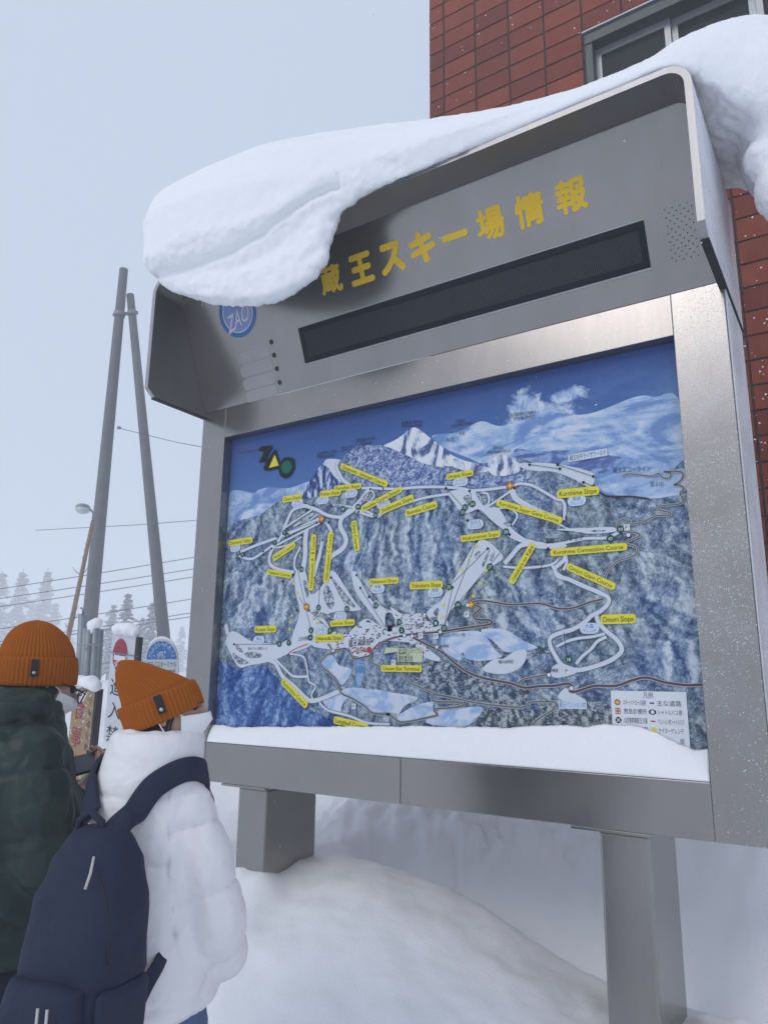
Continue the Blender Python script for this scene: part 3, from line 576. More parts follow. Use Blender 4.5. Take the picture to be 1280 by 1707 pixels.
# display
MAT['bezel'] = plain('dark_blue_bezel', (0.008, 0.013, 0.021), 0.55, spec=0.12)
def mat_led():
    k = NT('led_matrix'); v = k.coord(scale=(1, 1, 1)); x = k.n('SeparateXYZ'); k.l(v, x.inputs[0])
    def cell(s): return k.math('ABSOLUTE', k.math('SUBTRACT', k.math('FRACT', k.math('MULTIPLY', s, 118.0)), 0.5))
    d = k.math('ADD', k.math('POWER', cell(x.outputs['X']), 2.0), k.math('POWER', cell(k.math('MULTIPLY', x.outputs['Z'], 1.08)), 2.0))
    dot = k.math('LESS_THAN', d, 0.075); n = k.noise(v, 24, 4)
    c = k.mix(dot, (0.018, 0.022, 0.030), k.mix(n, (0.04, 0.046, 0.055), (0.09, 0.097, 0.105)))
    k.set(color=c, rough=0.6, spec=0.12); k.bump(dot, 0.3, 0.002); return k.m
MAT['led'] = mat_led()
L0, L1, LZ0, LZ1 = 0.632, 2.442, 2.003, 2.179
bm = bmesh.new(); bw = 0.026
hdr_box(bm, L0, L1, LZ1 - bw, LZ1, 0.0005, 0.006); hdr_box(bm, L0, L1, LZ0, LZ0 + bw, 0.0005, 0.006)
hdr_box(bm, L0, L0 + bw, LZ0 + bw, LZ1 - bw, 0.0005, 0.0055); hdr_box(bm, L1 - bw, L1, LZ0 + bw, LZ1 - bw, 0.0005, 0.0055)
bmesh.ops.recalc_face_normals(bm, faces=bm.faces[:])
obj('display_bezel', mesh_of(bm), MAT['bezel'], header)
bm = bmesh.new(); hdr_box(bm, L0 + bw, L1 - bw, LZ0 + bw, LZ1 - bw, 0.0003, 0.0012); bmesh.ops.recalc_face_normals(bm, faces=bm.faces[:])
obj('display_screen', mesh_of(bm), MAT['led'], header)
bm = bmesh.new(); hdr_box(bm, L0 - 0.006, L1 + 0.006, LZ0 - 0.008, LZ0 - 0.001, 0.0003, 0.004); hdr_box(bm, L0 - 0.006, L1 + 0.006, LZ1 + 0.001, LZ1 + 0.006, 0.0003, 0.004)
bmesh.ops.recalc_face_normals(bm, faces=bm.faces[:]); obj('display_trim', mesh_of(bm), MAT['lip'], header)
def hdr_disc(bm, u, z, r, off, n=18, mat=0, r_in=0.0):
    k = math.sqrt(1 + S * S)
    ring = [bm.verts.new(hdr(u + r * math.cos(2*math.pi*i/n), z + r / k * math.sin(2*math.pi*i/n), off)) for i in range(n)]
    if r_in:
        inn = [bm.verts.new(hdr(u + r_in * math.cos(2*math.pi*i/n), z + r_in / k * math.sin(2*math.pi*i/n), off)) for i in range(n)]
        for i in range(n): bm.faces.new((ring[i], ring[(i+1) % n], inn[(i+1) % n], inn[i])).material_index = mat
    else: bm.faces.new(ring).material_index = mat
for zz in (2.155, 2.087, 2.017, 1.946):
    bm = bmesh.new(); hdr_disc(bm, 0.431, zz, 0.0175, 0.0009, mat=1, r_in=0.0145); hdr_disc(bm, 0.431, zz, 0.0145, 0.0009)
    obj('indicator_hole', mesh_of(bm), [MAT['black'], MAT['lip']], header)
bm = bmesh.new()
for j in range(14):
    for i in range(4): hdr_disc(bm, 2.527 + 0.028 * i + (0.014 if j % 2 else 0), 2.192 - 0.0148 * j, 0.0028, 0.0008, 8)
obj('speaker_holes', mesh_of(bm), MAT['black'], header, kind='stuff')
MAT['patch'] = plain('pale_label_patch', (0.36, 0.355, 0.36), 0.45, 0.7)
for zz in (2.118, 2.048, 1.978, 1.912):
    bm = bmesh.new(); pts = []
    for (cx, cz, a0) in ((0.385, zz + 0.010, 0), (0.19, zz + 0.010, 90), (0.19, zz - 0.010, 180), (0.385, zz - 0.010, 270)):
        for i in range(6): a = rad(a0 + 18 * i); pts.append(hdr(cx + 0.022 * math.cos(a), cz + 0.018 * math.sin(a), 0.0007))
    bm.faces.new([bm.verts.new(p) for p in pts]); obj('label_patch', mesh_of(bm), MAT['patch'], header)
# round emblem
MAT['emblem_blue'] = plain('emblem_blue', (0.03, 0.16, 0.40), 0.4); MAT['emblem_pale'] = plain('emblem_lavender', (0.22, 0.28, 0.58), 0.4, var=0.4, scale=6)
MAT['white_print'] = plain('white_print', (0.72, 0.74, 0.78), 0.5); MAT['grey_print'] = plain('grey_print', (0.42, 0.44, 0.55), 0.5)
bm = bmesh.new(); ec = (0.236, 2.352)
hdr_disc(bm, *ec, 0.138, 0.0008, 48, 0, 0.112); hdr_disc(bm, *ec, 0.1118, 0.0008, 48, 1, 0.106); hdr_disc(bm, *ec, 0.1058, 0.0008, 48, 2)
emb = obj('emblem', mesh_of(bm), [MAT['emblem_blue'], MAT['white_print'], MAT['emblem_pale']], header)
v, f, a, b, c, d = BOLD['ZAO']
for k_, (sc, off, mt) in enumerate(((1.16, 0.0013, 'grey_print'), (1.0, 0.0018, 'white_print'))):
    me = pydata([hdr(ec[0] + (p[0] - (a+b)/2) * 0.165 / (b-a) * sc + 0.22 * (p[1] - (c+d)/2) * 0.1, ec[1] - 0.028 + ((p[1] - (c+d)/2) * 0.085 / (d-c) + 0.25 * (p[0] - (a+b)/2) * 0.165 / (b-a)) * sc, off) for p in v], f)
    obj('emblem_lettering', me, MAT[mt], header)

# legs with flange plates
for (lx, nm) in ((0.227, 0), (2.085, 1)):
    box('leg', (lx, 0.03, -0.1), (lx + 0.186, 0.44, ZB - 0.014), MAT['steel'], board, 0.012)
    box('flange', (lx - 0.10, 0.004, ZB - 0.0135), (lx + 0.20, 0.445, ZB - 0.0015), MAT['steel'], board, 0.002)

# ------------------------------------------------------------------ painted panorama map
def paint(name, dark, mid, light, fine=150, coarse=7, stretch=(1, 1, 1), rotz=0.0, contrast=(0.30, 0.5, 0.70), dist=1.0, relief=1.0, tint=None, tamt=0.5, speck=0.5, spur=0.0):
    """brush-like painting: shaded relief of a noise field plus tree specks."""
    k = NT(name); v = k.coord(); e = 0.016
    def field(off):
        vs = k.coord(scale=stretch, rot=(0, rotz, 0), loc=off)
        return k.noise(vs, coarse, 8, 0.60, dist)
    a = field((0, 0, 0)); b = field((e * stretch[0] * 7.0 / coarse, 0, -e * 0.7 * stretch[2] * 7.0 / coarse))
    lit = k.math('ADD', k.math('MULTIPLY', k.math('SUBTRACT', a, b), 3.6 * relief), 0.5)
    if spur:      # tree-covered spurs running down from the summit ridge
        x = k.n('SeparateXYZ'); k.l(v, x.inputs[0]); wob = k.math('MULTIPLY', k.math('SUBTRACT', k.noise(v, 5.0, 4, 0.6), 0.5), 0.16)
        dx = k.math('SUBTRACT', x.outputs['X'], 1.20); dz = k.math('SUBTRACT', 3.45, x.outputs['Z'])
        th = k.math('ADD', k.math('ARCTAN2', dx, dz), wob); rr = k.math('ADD', dz, k.math('MULTIPLY', wob, 0.5))
        def pol(o):
            cv_ = k.n('CombineXYZ'); k.l(k.math('MULTIPLY', k.math('ADD', th, o), 17.0), cv_.inputs[0]); k.l(k.math('MULTIPLY', rr, 2.6), cv_.inputs[1])
            return k.noise(cv_.outputs[0], 1.0, 5, 0.55, 0.5)
        lit = k.math('ADD', lit, k.math('MULTIPLY', k.math('SUBTRACT', pol(0.0), pol(0.016)), 2.3 * spur))
    f = k.noise(v, fine, 2, 0.75); f2 = k.noise(v, fine * 0.35, 3, 0.65)
    sp = k.math('MULTIPLY', k.math('ADD', k.math('SUBTRACT', f, 0.5), k.math('SUBTRACT', f2, 0.5)), speck * 1.7)
    m = k.math('ADD', lit, sp)
    c = k.ramp(m, [(contrast[0], dark), (contrast[1], mid), (contrast[2], light)])
    if tint is not None:
        g = k.noise(v, 2.6, 4, 0.5); tt = k.ramp(m, [(contrast[0], tuple(t * 0.25 for t in tint)), (contrast[1], tuple(t * 0.75 for t in tint)), (contrast[2], tuple(min(1, t * 1.7) for t in tint))])
        c = k.mix(k.math('MULTIPLY', k.ramp(g, [(0.42, 0), (0.60, 1)]), tamt), c, tt)
    k.set(color=c, rough=0.55, spec=0.12); return k.m
def flat(name, c, var=0.06): return plain(name, c, 0.55, var=var, scale=25, spec=0.12)
def mat_mapsky():
    k = NT('painted_sky'); v = k.coord(); x = k.n('SeparateXYZ'); k.l(v, x.inputs[0])
    g = k.ramp(k.math('SUBTRACT', x.outputs['Z'], 2.3), [(0.0, (0.20, 0.37, 0.60)), (0.35, (0.080, 0.175, 0.41)), (0.65, (0.045, 0.095, 0.28))])
    n = k.noise(k.coord(scale=(1, 1, 2.4)), 3.0, 7, 0.6, 0.6)
    rt = k.math('MULTIPLY', k.ramp(k.math('DIVIDE', x.outputs['X'], 2.5), [(0.5, 0), (0.75, 1)]), k.ramp(k.math('SUBTRACT', x.outputs['Z'], 2.3), [(0.2, 1), (0.62, 0.1)]))
    c = k.mix(k.math('MULTIPLY', k.ramp(n, [(0.45, 0), (0.72, 0.8)]), rt), g, (0.25, 0.40, 0.64))
    def blob(cx, cz, rx, rz):
        dx = k.math('DIVIDE', k.math('SUBTRACT', x.outputs['X'], cx), rx); dz = k.math('DIVIDE', k.math('SUBTRACT', x.outputs['Z'], cz), rz)
        return k.math('SUBTRACT', 1.0, k.math('SQRT', k.math('ADD', k.math('MULTIPLY', dx, dx), k.math('MULTIPLY', dz, dz))))
    cl = blob(1.83, 2.85, 0.13, 0.13)
    for q in ((2.03, 2.87, 0.16, 0.06), (1.90, 2.80, 0.26, 0.09), (1.72, 2.76, 0.22, 0.05)): cl = k.math('MAXIMUM', cl, blob(*q))
    puff_ = k.noise(v, 16, 6, 0.62, 0.4); m_ = k.math('ADD', cl, k.math('MULTIPLY', k.math('SUBTRACT', puff_, 0.5), 1.5))
    c = k.mix(k.ramp(m_, [(0.30, 0), (0.62, 1)]), c, k.mix(k.ramp(puff_, [(0.38, 0), (0.62, 1)]), (0.16, 0.29, 0.55), (0.56, 0.64, 0.76)))
    sp = k.noise(v, 190, 2, 0.8); c = k.mix(k.ramp(sp, [(0.70, 0), (0.74, 0.8)]), c, (0.5, 0.58, 0.7))
    k.set(color=c, rough=0.5, spec=0.12); return k.m
PM = {
 'sky': mat_mapsky(),
 'far': paint('painted_far_snow', (0.16, 0.27, 0.52), (0.33, 0.46, 0.67), (0.56, 0.63, 0.74), 60, 3.2, (1, 1, 2.4), 0.35, (0.25, 0.5, 0.78), 0.6, 0.8, speck=0.15),
 'haze_blue': paint('painted_blue_shadow', (0.09, 0.15, 0.36), (0.15, 0.23, 0.46), (0.28, 0.38, 0.60), 60, 5, (1, 1, 3), speck=0.2),
 'forest': paint('painted_forest', (0.030, 0.060, 0.15), (0.155, 0.225, 0.34), (0.46, 0.54, 0.62), 130, 7, (1.2, 1, 1), 0.7, (0.20, 0.50, 0.84), 0.9, 0.42, (0.25, 0.29, 0.29), 0.5, 0.55, 0.5),
 'speck': paint('painted_frost_trees', (0.045, 0.08, 0.22), (0.18, 0.25, 0.45), (0.50, 0.57, 0.70), 130, 20, contrast=(0.24, 0.5, 0.80), relief=0.3, speck=0.9),
 'cliff': paint('painted_cliff', (0.03, 0.05, 0.17), (0.07, 0.12, 0.32), (0.52, 0.60, 0.74), 60, 8, (2.4, 1, 0.7), 0.5, (0.3, 0.52, 0.76), 1.0, 1.0, speck=0.3),
 'peak': paint('painted_peak', (0.08, 0.11, 0.26), (0.50, 0.56, 0.68), (0.70, 0.73, 0.78), 50, 6.5, (1.6, 1, 0.7), -0.4, (0.18, 0.44, 0.62), 0.9, 1.1, speck=0.15),
 'ridge': paint('painted_ridges', (0.035, 0.075, 0.19), (0.19, 0.275, 0.40), (0.54, 0.61, 0.68), 110, 4.2, (1.3, 1, 0.85), 0.8, (0.18, 0.48, 0.84), 0.9, 0.48, (0.28, 0.32, 0.32), 0.4, 0.45, 0.8),
 'dark': paint('painted_blue_valley', (0.014, 0.045, 0.19), (0.06, 0.14, 0.36), (0.34, 0.46, 0.66), 90, 5, (1.1, 1, 1), 0.6, (0.2, 0.52, 0.95), 0.9, 0.45, speck=0.45, spur=0.7),
 'grove': paint('painted_grove', (0.035, 0.055, 0.11), (0.15, 0.19, 0.25), (0.42, 0.46, 0.51), 140, 8, (1, 1, 1), 0.5, (0.30, 0.52, 0.76), 1.0, 0.7, (0.22, 0.25, 0.22), 0.5, 0.9),
 'isle': paint('painted_island_trees', (0.06, 0.09, 0.14), (0.24, 0.28, 0.34), (0.50, 0.54, 0.60), 150, 20, relief=0.4, speck=0.9),
 'field': paint('painted_snow_field', (0.30, 0.43, 0.66), (0.46, 0.55, 0.70), (0.56, 0.62, 0.73), 40, 4, (1, 1, 2), 0.3, (0.25, 0.5, 0.7), speck=0.15),
 'lake': paint('painted_lake', (0.10, 0.22, 0.46), (0.17, 0.31, 0.54), (0.25, 0.38, 0.60), 40, 7, (1, 1, 3), speck=0.1),
 'snow': flat('painted_run_snow', (0.58, 0.63, 0.71), 0.05),
 'b': flat('painted_road_brown', (0.10, 0.062, 0.075)), 'g': flat('painted_road_grey', (0.10, 0.115, 0.115)), 'd': flat('painted_dark', (0.03, 0.04, 0.06)), 'r': flat('painted_red', (0.40, 0.05, 0.06)),
 'edge': flat('painted_road_edge', (0.44, 0.45, 0.46)), 'shade': flat('painted_run_edge', (0.14, 0.19, 0.27)),
 'yl': plain('label_yellow', (0.70, 0.64, 0.03), 0.5, var=0.08, scale=9), 'ink': flat('ink', (0.018, 0.018, 0.022)), 'navy': flat('navy_ink', (0.03, 0.07, 0.22)),
 'oval': flat('label_pale_blue', (0.56, 0.64, 0.76)), 'blueink': flat('blue_ink', (0.05, 0.16, 0.42)), 'green': flat('lift_green', (0.01, 0.085, 0.055)), 'orange': flat('patrol_orange', (0.42, 0.13, 0.03)),
 'white': flat('map_white', (0.68, 0.71, 0.76)), 'cream': flat('callout_cream', (0.52, 0.58, 0.40)), 'star': flat('night_star_yellow', (0.66, 0.62, 0.15)), 'logo_y': flat('logo_yellow', (0.68, 0.60, 0.06)), 'logo_g': flat('logo_green', (0.01, 0.13, 0.075)), 'logo_k': flat('logo_black', (0.012, 0.016, 0.02)), 'house': flat('house_brown', (0.16, 0.10, 0.10)), 'house2': flat('house_red', (0.26, 0.08, 0.08)),
}
YM = 0.061
def mp(x, z, lay): return (x / 1000.0, YM - lay * 0.00045, z / 1000.0 + Z0)
panel = box('map_panel', (0.0015, YM, Z0 + 0.0015), (2.4985, YM + 0.012, ZT - 0.1815), PM['sky'], board)
def clampm(p): return (min(2497, max(3, p[0])), min(1703, max(3, p[1])))
def spline(pts, closed, sub=4):
    P = [Vector((p[0], p[1])) for p in pts]; n = len(P); out = []
    rng = range(n) if closed else range(n - 1)
    for i in rng:
        p0 = P[(i-1) % n] if closed or i > 0 else P[0]; p1 = P[i]; p2 = P[(i+1) % n]
        p3 = P[(i+2) % n] if closed or i + 2 < n else P[-1]
        for t in [k / sub for k in range(sub)]:
            out.append(0.5 * ((2*p1) + (p2-p0)*t + (2*p0-5*p1+4*p2-p3)*t*t + (3*p1-p0-3*p2+p3)*t*t*t))
    if not closed: out.append(P[-1])
    return [(q.x, q.y) for q in out]
def add_poly(bm, pts, lay, mat=0):
    P = [Vector(clampm(p)) for p in pts]; n = len(P)
    r = delaunay_2d_cdt(P, [], [list(range(n))], 1, 0.05)
    vs = [bm.verts.new(mp(p.x, p.y, lay)) for p in r[0]]
    for f in r[2]:
        if len(f) == 3: bm.faces.new([vs[i] for i in f]).material_index = mat
def add_strip(bm, pts, w, lay, mat=0, sub=4, taper=False):
    q = spline(pts, False, sub) if len(pts) > 2 else pts
    L = []; R = []
    for i, p in enumerate(q):
        a = Vector(q[max(0, i-1)]); b = Vector(q[min(len(q)-1, i+1)]); d = (b - a)
        d = d.normalized() if d.length > 1e-6 else Vector((1, 0)); nrm = Vector((-d.y, d.x)) * (w / 2)
        L.append(bm.verts.new(mp(*clampm((p[0]+nrm.x, p[1]+nrm.y)), lay))); R.append(bm.verts.new(mp(*clampm((p[0]-nrm.x, p[1]-nrm.y)), lay)))
    for i in range(len(q) - 1):
        try: bm.faces.new((L[i], L[i+1], R[i+1], R[i])).material_index = mat
        except ValueError: pass
def add_disc(bm, x, z, r, lay, mat=0, n=14, sx=1.0):
    vs = [bm.verts.new(mp(*clampm((x + r*sx*math.cos(2*math.pi*i/n), z + r*math.sin(2*math.pi*i/n))), lay)) for i in range(n)]
    bm.faces.new(vs).material_index = mat
def add_text(bm, s, p0, p1, height, lay, mat=0, src=None, stretch=True):
    v, f, a, b, c, d = (src or TXT)[s]
    p0 = Vector(p0); p1 = Vector(p1); e = (p1 - p0); L = e.length; e = e / L; nn = Vector((-e.y, e.x)); sc = height / 0.75
    sx = L / (b - a) if stretch else min(sc, L / (b - a)); mid = (p0 + p1) / 2; cy = 0.36
    vs = []
    for p in v:
        q = mid + e * ((p[0] - (a + b) / 2) * sx) + nn * ((p[1] - cy) * sc)
        vs.append(bm.verts.new(mp(q.x, q.y, lay)))
    for t in f:
        try: bm.faces.new([vs[i] for i in t]).material_index = mat
        except ValueError: pass
# landscape areas (one painted sheet, layer over layer)
keys = ['far', 'haze_blue', 'forest', 'speck', 'cliff', 'snow', 'peak', 'ridge', 'dark', 'grove', 'field', 'lake', 'isle']
bm = bmesh.new()
runs = bmesh.new(); isle_list = []
ro = random.Random(3)
lay = 1
def rough_edge(pts, amp, step):
    out = []
    n = len(pts)
    for i in range(n):
        a = Vector(pts[i]); b = Vector(pts[(i+1) % n]); d = b - a; m = max(1, int(d.length / step))
        for k in range(m):
            q = a + d * (k / m); out.append((q.x + ro.uniform(-amp, amp), q.y + ro.uniform(-amp, amp)))
    return out
for kind, pts in M_AREAS:
    if kind == 'isle': isle_list.append(spline(pts, True, 3)); continue
    if kind == 'snow' and lay > 24: add_poly(runs, spline(pts, True, 3), 10.6 + (lay - 24) * 0.11, 0); lay += 1; continue
    sp = spline(pts, True, 4)
    if kind in ('ridge', 'dark', 'grove'): sp = rough_edge(sp, 7, 14)
    elif kind in ('forest', 'speck'): sp = rough_edge(sp, 2, 20)
    add_poly(bm, sp, 1 + lay * 0.3, keys.index(kind)); lay += 1
obj('painted_landscape', mesh_of(bm), [PM[k] for k in keys], panel)
ri = 0
for w, pts in M_PISTES:
    add_strip(runs, pts, w + 5, 9.8 + 0.015 * (ri := ri + 1), 1); add_strip(runs, pts, w, 12.2 + 0.015 * ri, 0)
obj('ski_runs', mesh_of(runs), [PM['snow'], PM['shade']], panel)
for q in isle_list:
    bm = bmesh.new(); add_poly(bm, q, 13, 0); obj('painted_grove', mesh_of(bm), PM['isle'], panel)
bm = bmesh.new()
for kind, w, pts in M_ROADS:
    ri += 1
    if kind in 'bg': add_strip(bm, pts, w + 5.5, 13.2 + 0.012 * ri - 0.4, 3)
    add_strip(bm, pts, max(w, 4), 13.6 + 0.012 * ri, 'bgdr'.index(kind) if kind != 'r' else 4)
obj('painted_roads', mesh_of(bm), [PM['b'], PM['g'], PM['d'], PM['edge'], PM['r']], panel)
bm = bmesh.new()
for i, pts in enumerate(M_LIFTS): add_strip(bm, pts, 2.2, 14.5 + i * 0.012)
obj('lift_lines', mesh_of(bm), PM['ink'], panel, kind='stuff')
bm = bmesh.new()
for p in M_DOTS: add_disc(bm, *p, 6.5, 15, n=10)
obj('lift_dots', mesh_of(bm), PM['ink'], panel, kind='stuff')
# village houses, scattered dashes
bm = bmesh.new()
def in_poly(x, y, P):
    c = False; j = len(P) - 1
    for i in range(len(P)):
        if (P[i][1] > y) != (P[j][1] > y) and x < (P[j][0]-P[i][0])*(y-P[i][1])/(P[j][1]-P[i][1]) + P[i][0]: c = not c
        j = i
    return c
vill = M_AREAS[[i for i, a in enumerate(M_AREAS) if a[0] == 'snow'][-10 + 2]][1]
vil = max((a[1] for a in M_AREAS if a[0] == 'snow' and any(900 < p[0] < 1100 and p[1] < 620 for p in a[1]) and any(p[0] > 1200 for p in a[1])), key=len)
xs = [p[0] for p in vil]; zs = [p[1] for p in vil]; k = 0
while k < 190:
    x, z = ro.uniform(min(xs), max(xs)), ro.uniform(min(zs), max(zs))
    if not in_poly(x, z, vil): continue
    L = ro.uniform(7, 17); an = ro.uniform(-0.5, 0.6)
    add_strip(bm, [(x, z), (x + L * math.cos(an), z + L * math.sin(an))], ro.uniform(3, 6), 14.1 + k * 0.001, 0 if ro.random() < 0.6 else (1 if ro.random() < 0.5 else 2)); k += 1
obj('village_houses', mesh_of(bm), [PM['d'], PM['house'], PM['house2']], panel, kind='stuff')
# symbols
sm = ['green', 'white', 'orange', 'star', 'ink', 'r', 'navy']; smm = [PM[k] for k in sm]
def symbol(name, *ops):
    bm = bmesh.new()
    for fn, args in ops: fn(bm, *args)
    obj(name, mesh_of(bm), smm, panel)
for s, x, z in M_GREENS: symbol('lift_number', (add_disc, (x, z, 16, 15.4, 0)), (add_text, (s, (x - 4.5 * len(s), z), (x + 4.5 * len(s), z), 15, 16, 1)))
for x, z in M_PATROL: symbol('patrol_symbol', (add_disc, (x, z, 19, 15.6, 2)), (add_strip, ([(x-12, z), (x+12, z)], 6, 16.2, 3)), (add_strip, ([(x, z-12), (x, z+12)], 6, 16.5, 3)))
for x, z in M_PMARKS: symbol('parking_symbol', (add_strip, ([(x-12, z), (x+12, z)], 25, 15.2, 1)), (add_text, ('P', (x-6, z), (x+6, z), 18, 16, 6)))
for x, z in M_STOPS: symbol('bus_stop_symbol', (add_disc, (x, z, 10, 15.4, 4)), (add_disc, (x, z, 8, 16, 1)))
for x, z in M_MEDIC: symbol('medical_symbol', (add_strip, ([(x-13, z), (x+13, z)], 27, 15.2, 1)), (add_strip, ([(x-9, z), (x+9, z)], 5, 16, 5)), (add_strip, ([(x, z-9), (x, z+9)], 5, 16.3, 5)))
for x, z in M_STARS: symbol('night_star', (add_text, ('★', (x-12, z), (x+12, z), 22, 14.8, 3)))
x, z = M_FREE[[i for i, f in enumerate(M_FREE) if f[0] == '現在地'][0]][3]; symbol('here_dot', (add_disc, (x + 18, z, 15, 15.2, 5)))
# free lettering
for s, c, p0, p1 in M_FREE:
    bm = bmesh.new(); h = (Vector(p1) - Vector(p0)).length / max(1, len(s)) * (1.0 if ord(s[0]) > 300 else 1.9)
    add_text(bm, s, p0, p1, min(h, 30), 16.2, 0, BOLD if s in BOLD else None)
    obj('place_name', mesh_of(bm), PM['r'] if c == 'R' else PM['ink'], panel)
bm = bmesh.new(); add_strip(bm, M_RED, 5, 14.2, 0); obj('faded_red_lettering', mesh_of(bm), flat('faded_red', (0.13, 0.06, 0.17)), panel)
# yellow course labels, each a plate with its name
def plate(bm, p0, p1, h, lay, mat=0, r=0.35):
    p0 = Vector(p0); p1 = Vector(p1); e = (p1 - p0).normalized(); nn = Vector((-e.y, e.x)); L = (p1 - p0).length; rr = h * r; pts = []
    for cx, cy, a0 in ((L - rr, h/2 - rr, 0), (rr, h/2 - rr, 90), (rr, -h/2 + rr, 180), (L - rr, -h/2 + rr, 270)):
        for i in range(5):
            a = rad(a0 + 22.5 * i); q = p0 + e * (cx + rr * math.cos(a)) + nn * (cy + rr * math.sin(a)); pts.append((q.x, q.y))
    vs = [bm.verts.new(mp(*clampm(p), lay)) for p in pts]; bm.faces.new(vs).material_index = mat
for i, (s, p0, p1) in enumerate(M_LABELS):
    bm = bmesh.new(); h = 38 if p0[0] > 1500 else 36
    L = (Vector(p1) - Vector(p0)).length
    if L / len(s) < 12.5: h = 31
    plate(bm, p0, p1, h, 17 + (i % 4) * 0.3, 0)
    d = (Vector(p1) - Vector(p0)).normalized() * (L * 0.035 + 4)
    add_text(bm, s, Vector(p0) + d, Vector(p1) - d, h * 0.60, 18.6, 1)
    obj('course_label', mesh_of(bm), [PM['yl'], PM['ink']], panel)
for s, x, z in M_OVALS:
    bm = bmesh.new(); w = 40
    plate(bm, (x - w, z), (x + w, z), 44, 16.6, 0, 0.5)
    n = len(s); ww = min(30, n * 9)
    add_text(bm, s, (x - ww, z + 9), (x + ww, z + 9), 15, 17.4, 1); add_text(bm, 'ゲレンデ', (x - 28, z - 10), (x + 28, z - 10), 14, 17.4, 1)
    obj('slope_label', mesh_of(bm), [PM['oval'], PM['blueink']], panel)
for i, (s, p0, p1) in enumerate(M_BOXES):
    bm = bmesh.new(); plate(bm, p0, p1, 32, 16.6, 0, 0.08); d = (Vector(p1) - Vector(p0)) * 0.04
    add_text(bm, s, Vector(p0) + d, Vector(p1) - d, 20, 17.4, 1); obj('place_label', mesh_of(bm), [PM['oval'], PM['blueink'] if i else PM['ink']], panel)
bm = bmesh.new(); add_poly(bm, M_CALLOUT, 16.8, 0)
for s, p0, p1 in M_CALLT: add_text(bm, s, p0, p1, 26, 17.8, 1)
obj('callout_label', mesh_of(bm), [PM['cream'], PM['ink']], panel)
# corner mark: black letters with yellow triangle and green disc
bm = bmesh.new(); add_poly(bm, M_LOGO_Z, 15, 0); add_poly(bm, spline(M_LOGO_AO, True, 3), 15.6, 0); add_poly(bm, M_LOGO_AI, 16.4, 1)
x, z = M_LOGO_O[0]; add_poly(bm, [(x + (64 + ro.uniform(-4, 4)) * math.cos(i * 0.2618) * 0.92, z + (60 + ro.uniform(-4, 4)) * math.sin(i * 0.2618)) for i in range(24)], 16.0, 0)
add_poly(bm, [(x + (37 + ro.uniform(-4, 4)) * math.cos(i * 0.349), z + (37 + ro.uniform(-3, 3)) * math.sin(i * 0.349)) for i in range(18)], 16.8, 2)
obj('corner_logo', mesh_of(bm), [PM['logo_k'], PM['logo_y'], PM['logo_g']], panel)
# legend sheet
LX0, LX1, LZ0_, LZ1_ = 2153, 2432, 60, 308
bm = bmesh.new(); lw, lh = LX1 - LX0, LZ1_ - 115
plate(bm, (LX0, (LZ0_ + LZ1_) / 2), (LX1, (LZ0_ + LZ1_) / 2), LZ1_ - LZ0_, 17, 0, 0.01)
def lp(u, w): return (LX0 + u * lw, 115 + w * lh)
add_text(bm, '凡例', lp(0.44, 0.92), lp(0.57, 0.92), 19, 18, 1)
for s, u0, u1, w in LEGEND_ROWS:
    if s in ('主な道路', '救急診療所', '駐車場'):
        pass
    add_text(bm, s, lp(u0, w), lp(u1, w), 17, 18, 1)
add_disc(bm, *lp(0.085, 0.775), 12, 18, 2); add_strip(bm, [lp(0.055, 0.775), lp(0.115, 0.775)], 4, 18.6, 3); add_strip(bm, [lp(0.085, 0.735), lp(0.085, 0.815)], 4, 18.9, 3)
add_strip(bm, [lp(0.05, 0.605), lp(0.12, 0.605)], 23, 18, 4); add_strip(bm, [lp(0.06, 0.605), lp(0.11, 0.605)], 17, 18.4, 0)
add_strip(bm, [lp(0.06, 0.605), lp(0.11, 0.605)], 5, 18.8, 4); add_strip(bm, [lp(0.085, 0.56), lp(0.085, 0.65)], 5, 19.1, 4)
add_disc(bm, *lp(0.085, 0.43), 12, 18, 1); add_strip(bm, [lp(0.06, 0.395), lp(0.11, 0.465)], 3, 18.6, 0); add_strip(bm, [lp(0.06, 0.465), lp(0.11, 0.395)], 3, 18.9, 0)
add_text(bm, 'P', lp(0.07, 0.26), lp(0.105, 0.26), 19, 18, 5)
add_strip(bm, [lp(0.52, 0.775), lp(0.58, 0.775)], 5, 18, 1); add_strip(bm, [lp(0.52, 0.43), lp(0.58, 0.43)], 5, 18, 4)
add_disc(bm, *lp(0.55, 0.605), 10, 18, 1, sx=1.4); add_disc(bm, *lp(0.55, 0.605), 7, 18.5, 0); add_strip(bm, [lp(0.525, 0.26), lp(0.585, 0.26)], 22, 18, 6)
obj('map_legend', mesh_of(bm), [PM['white'], PM['ink'], PM['orange'], PM['star'], PM['r'], PM['navy'], PM['yl']], panel)
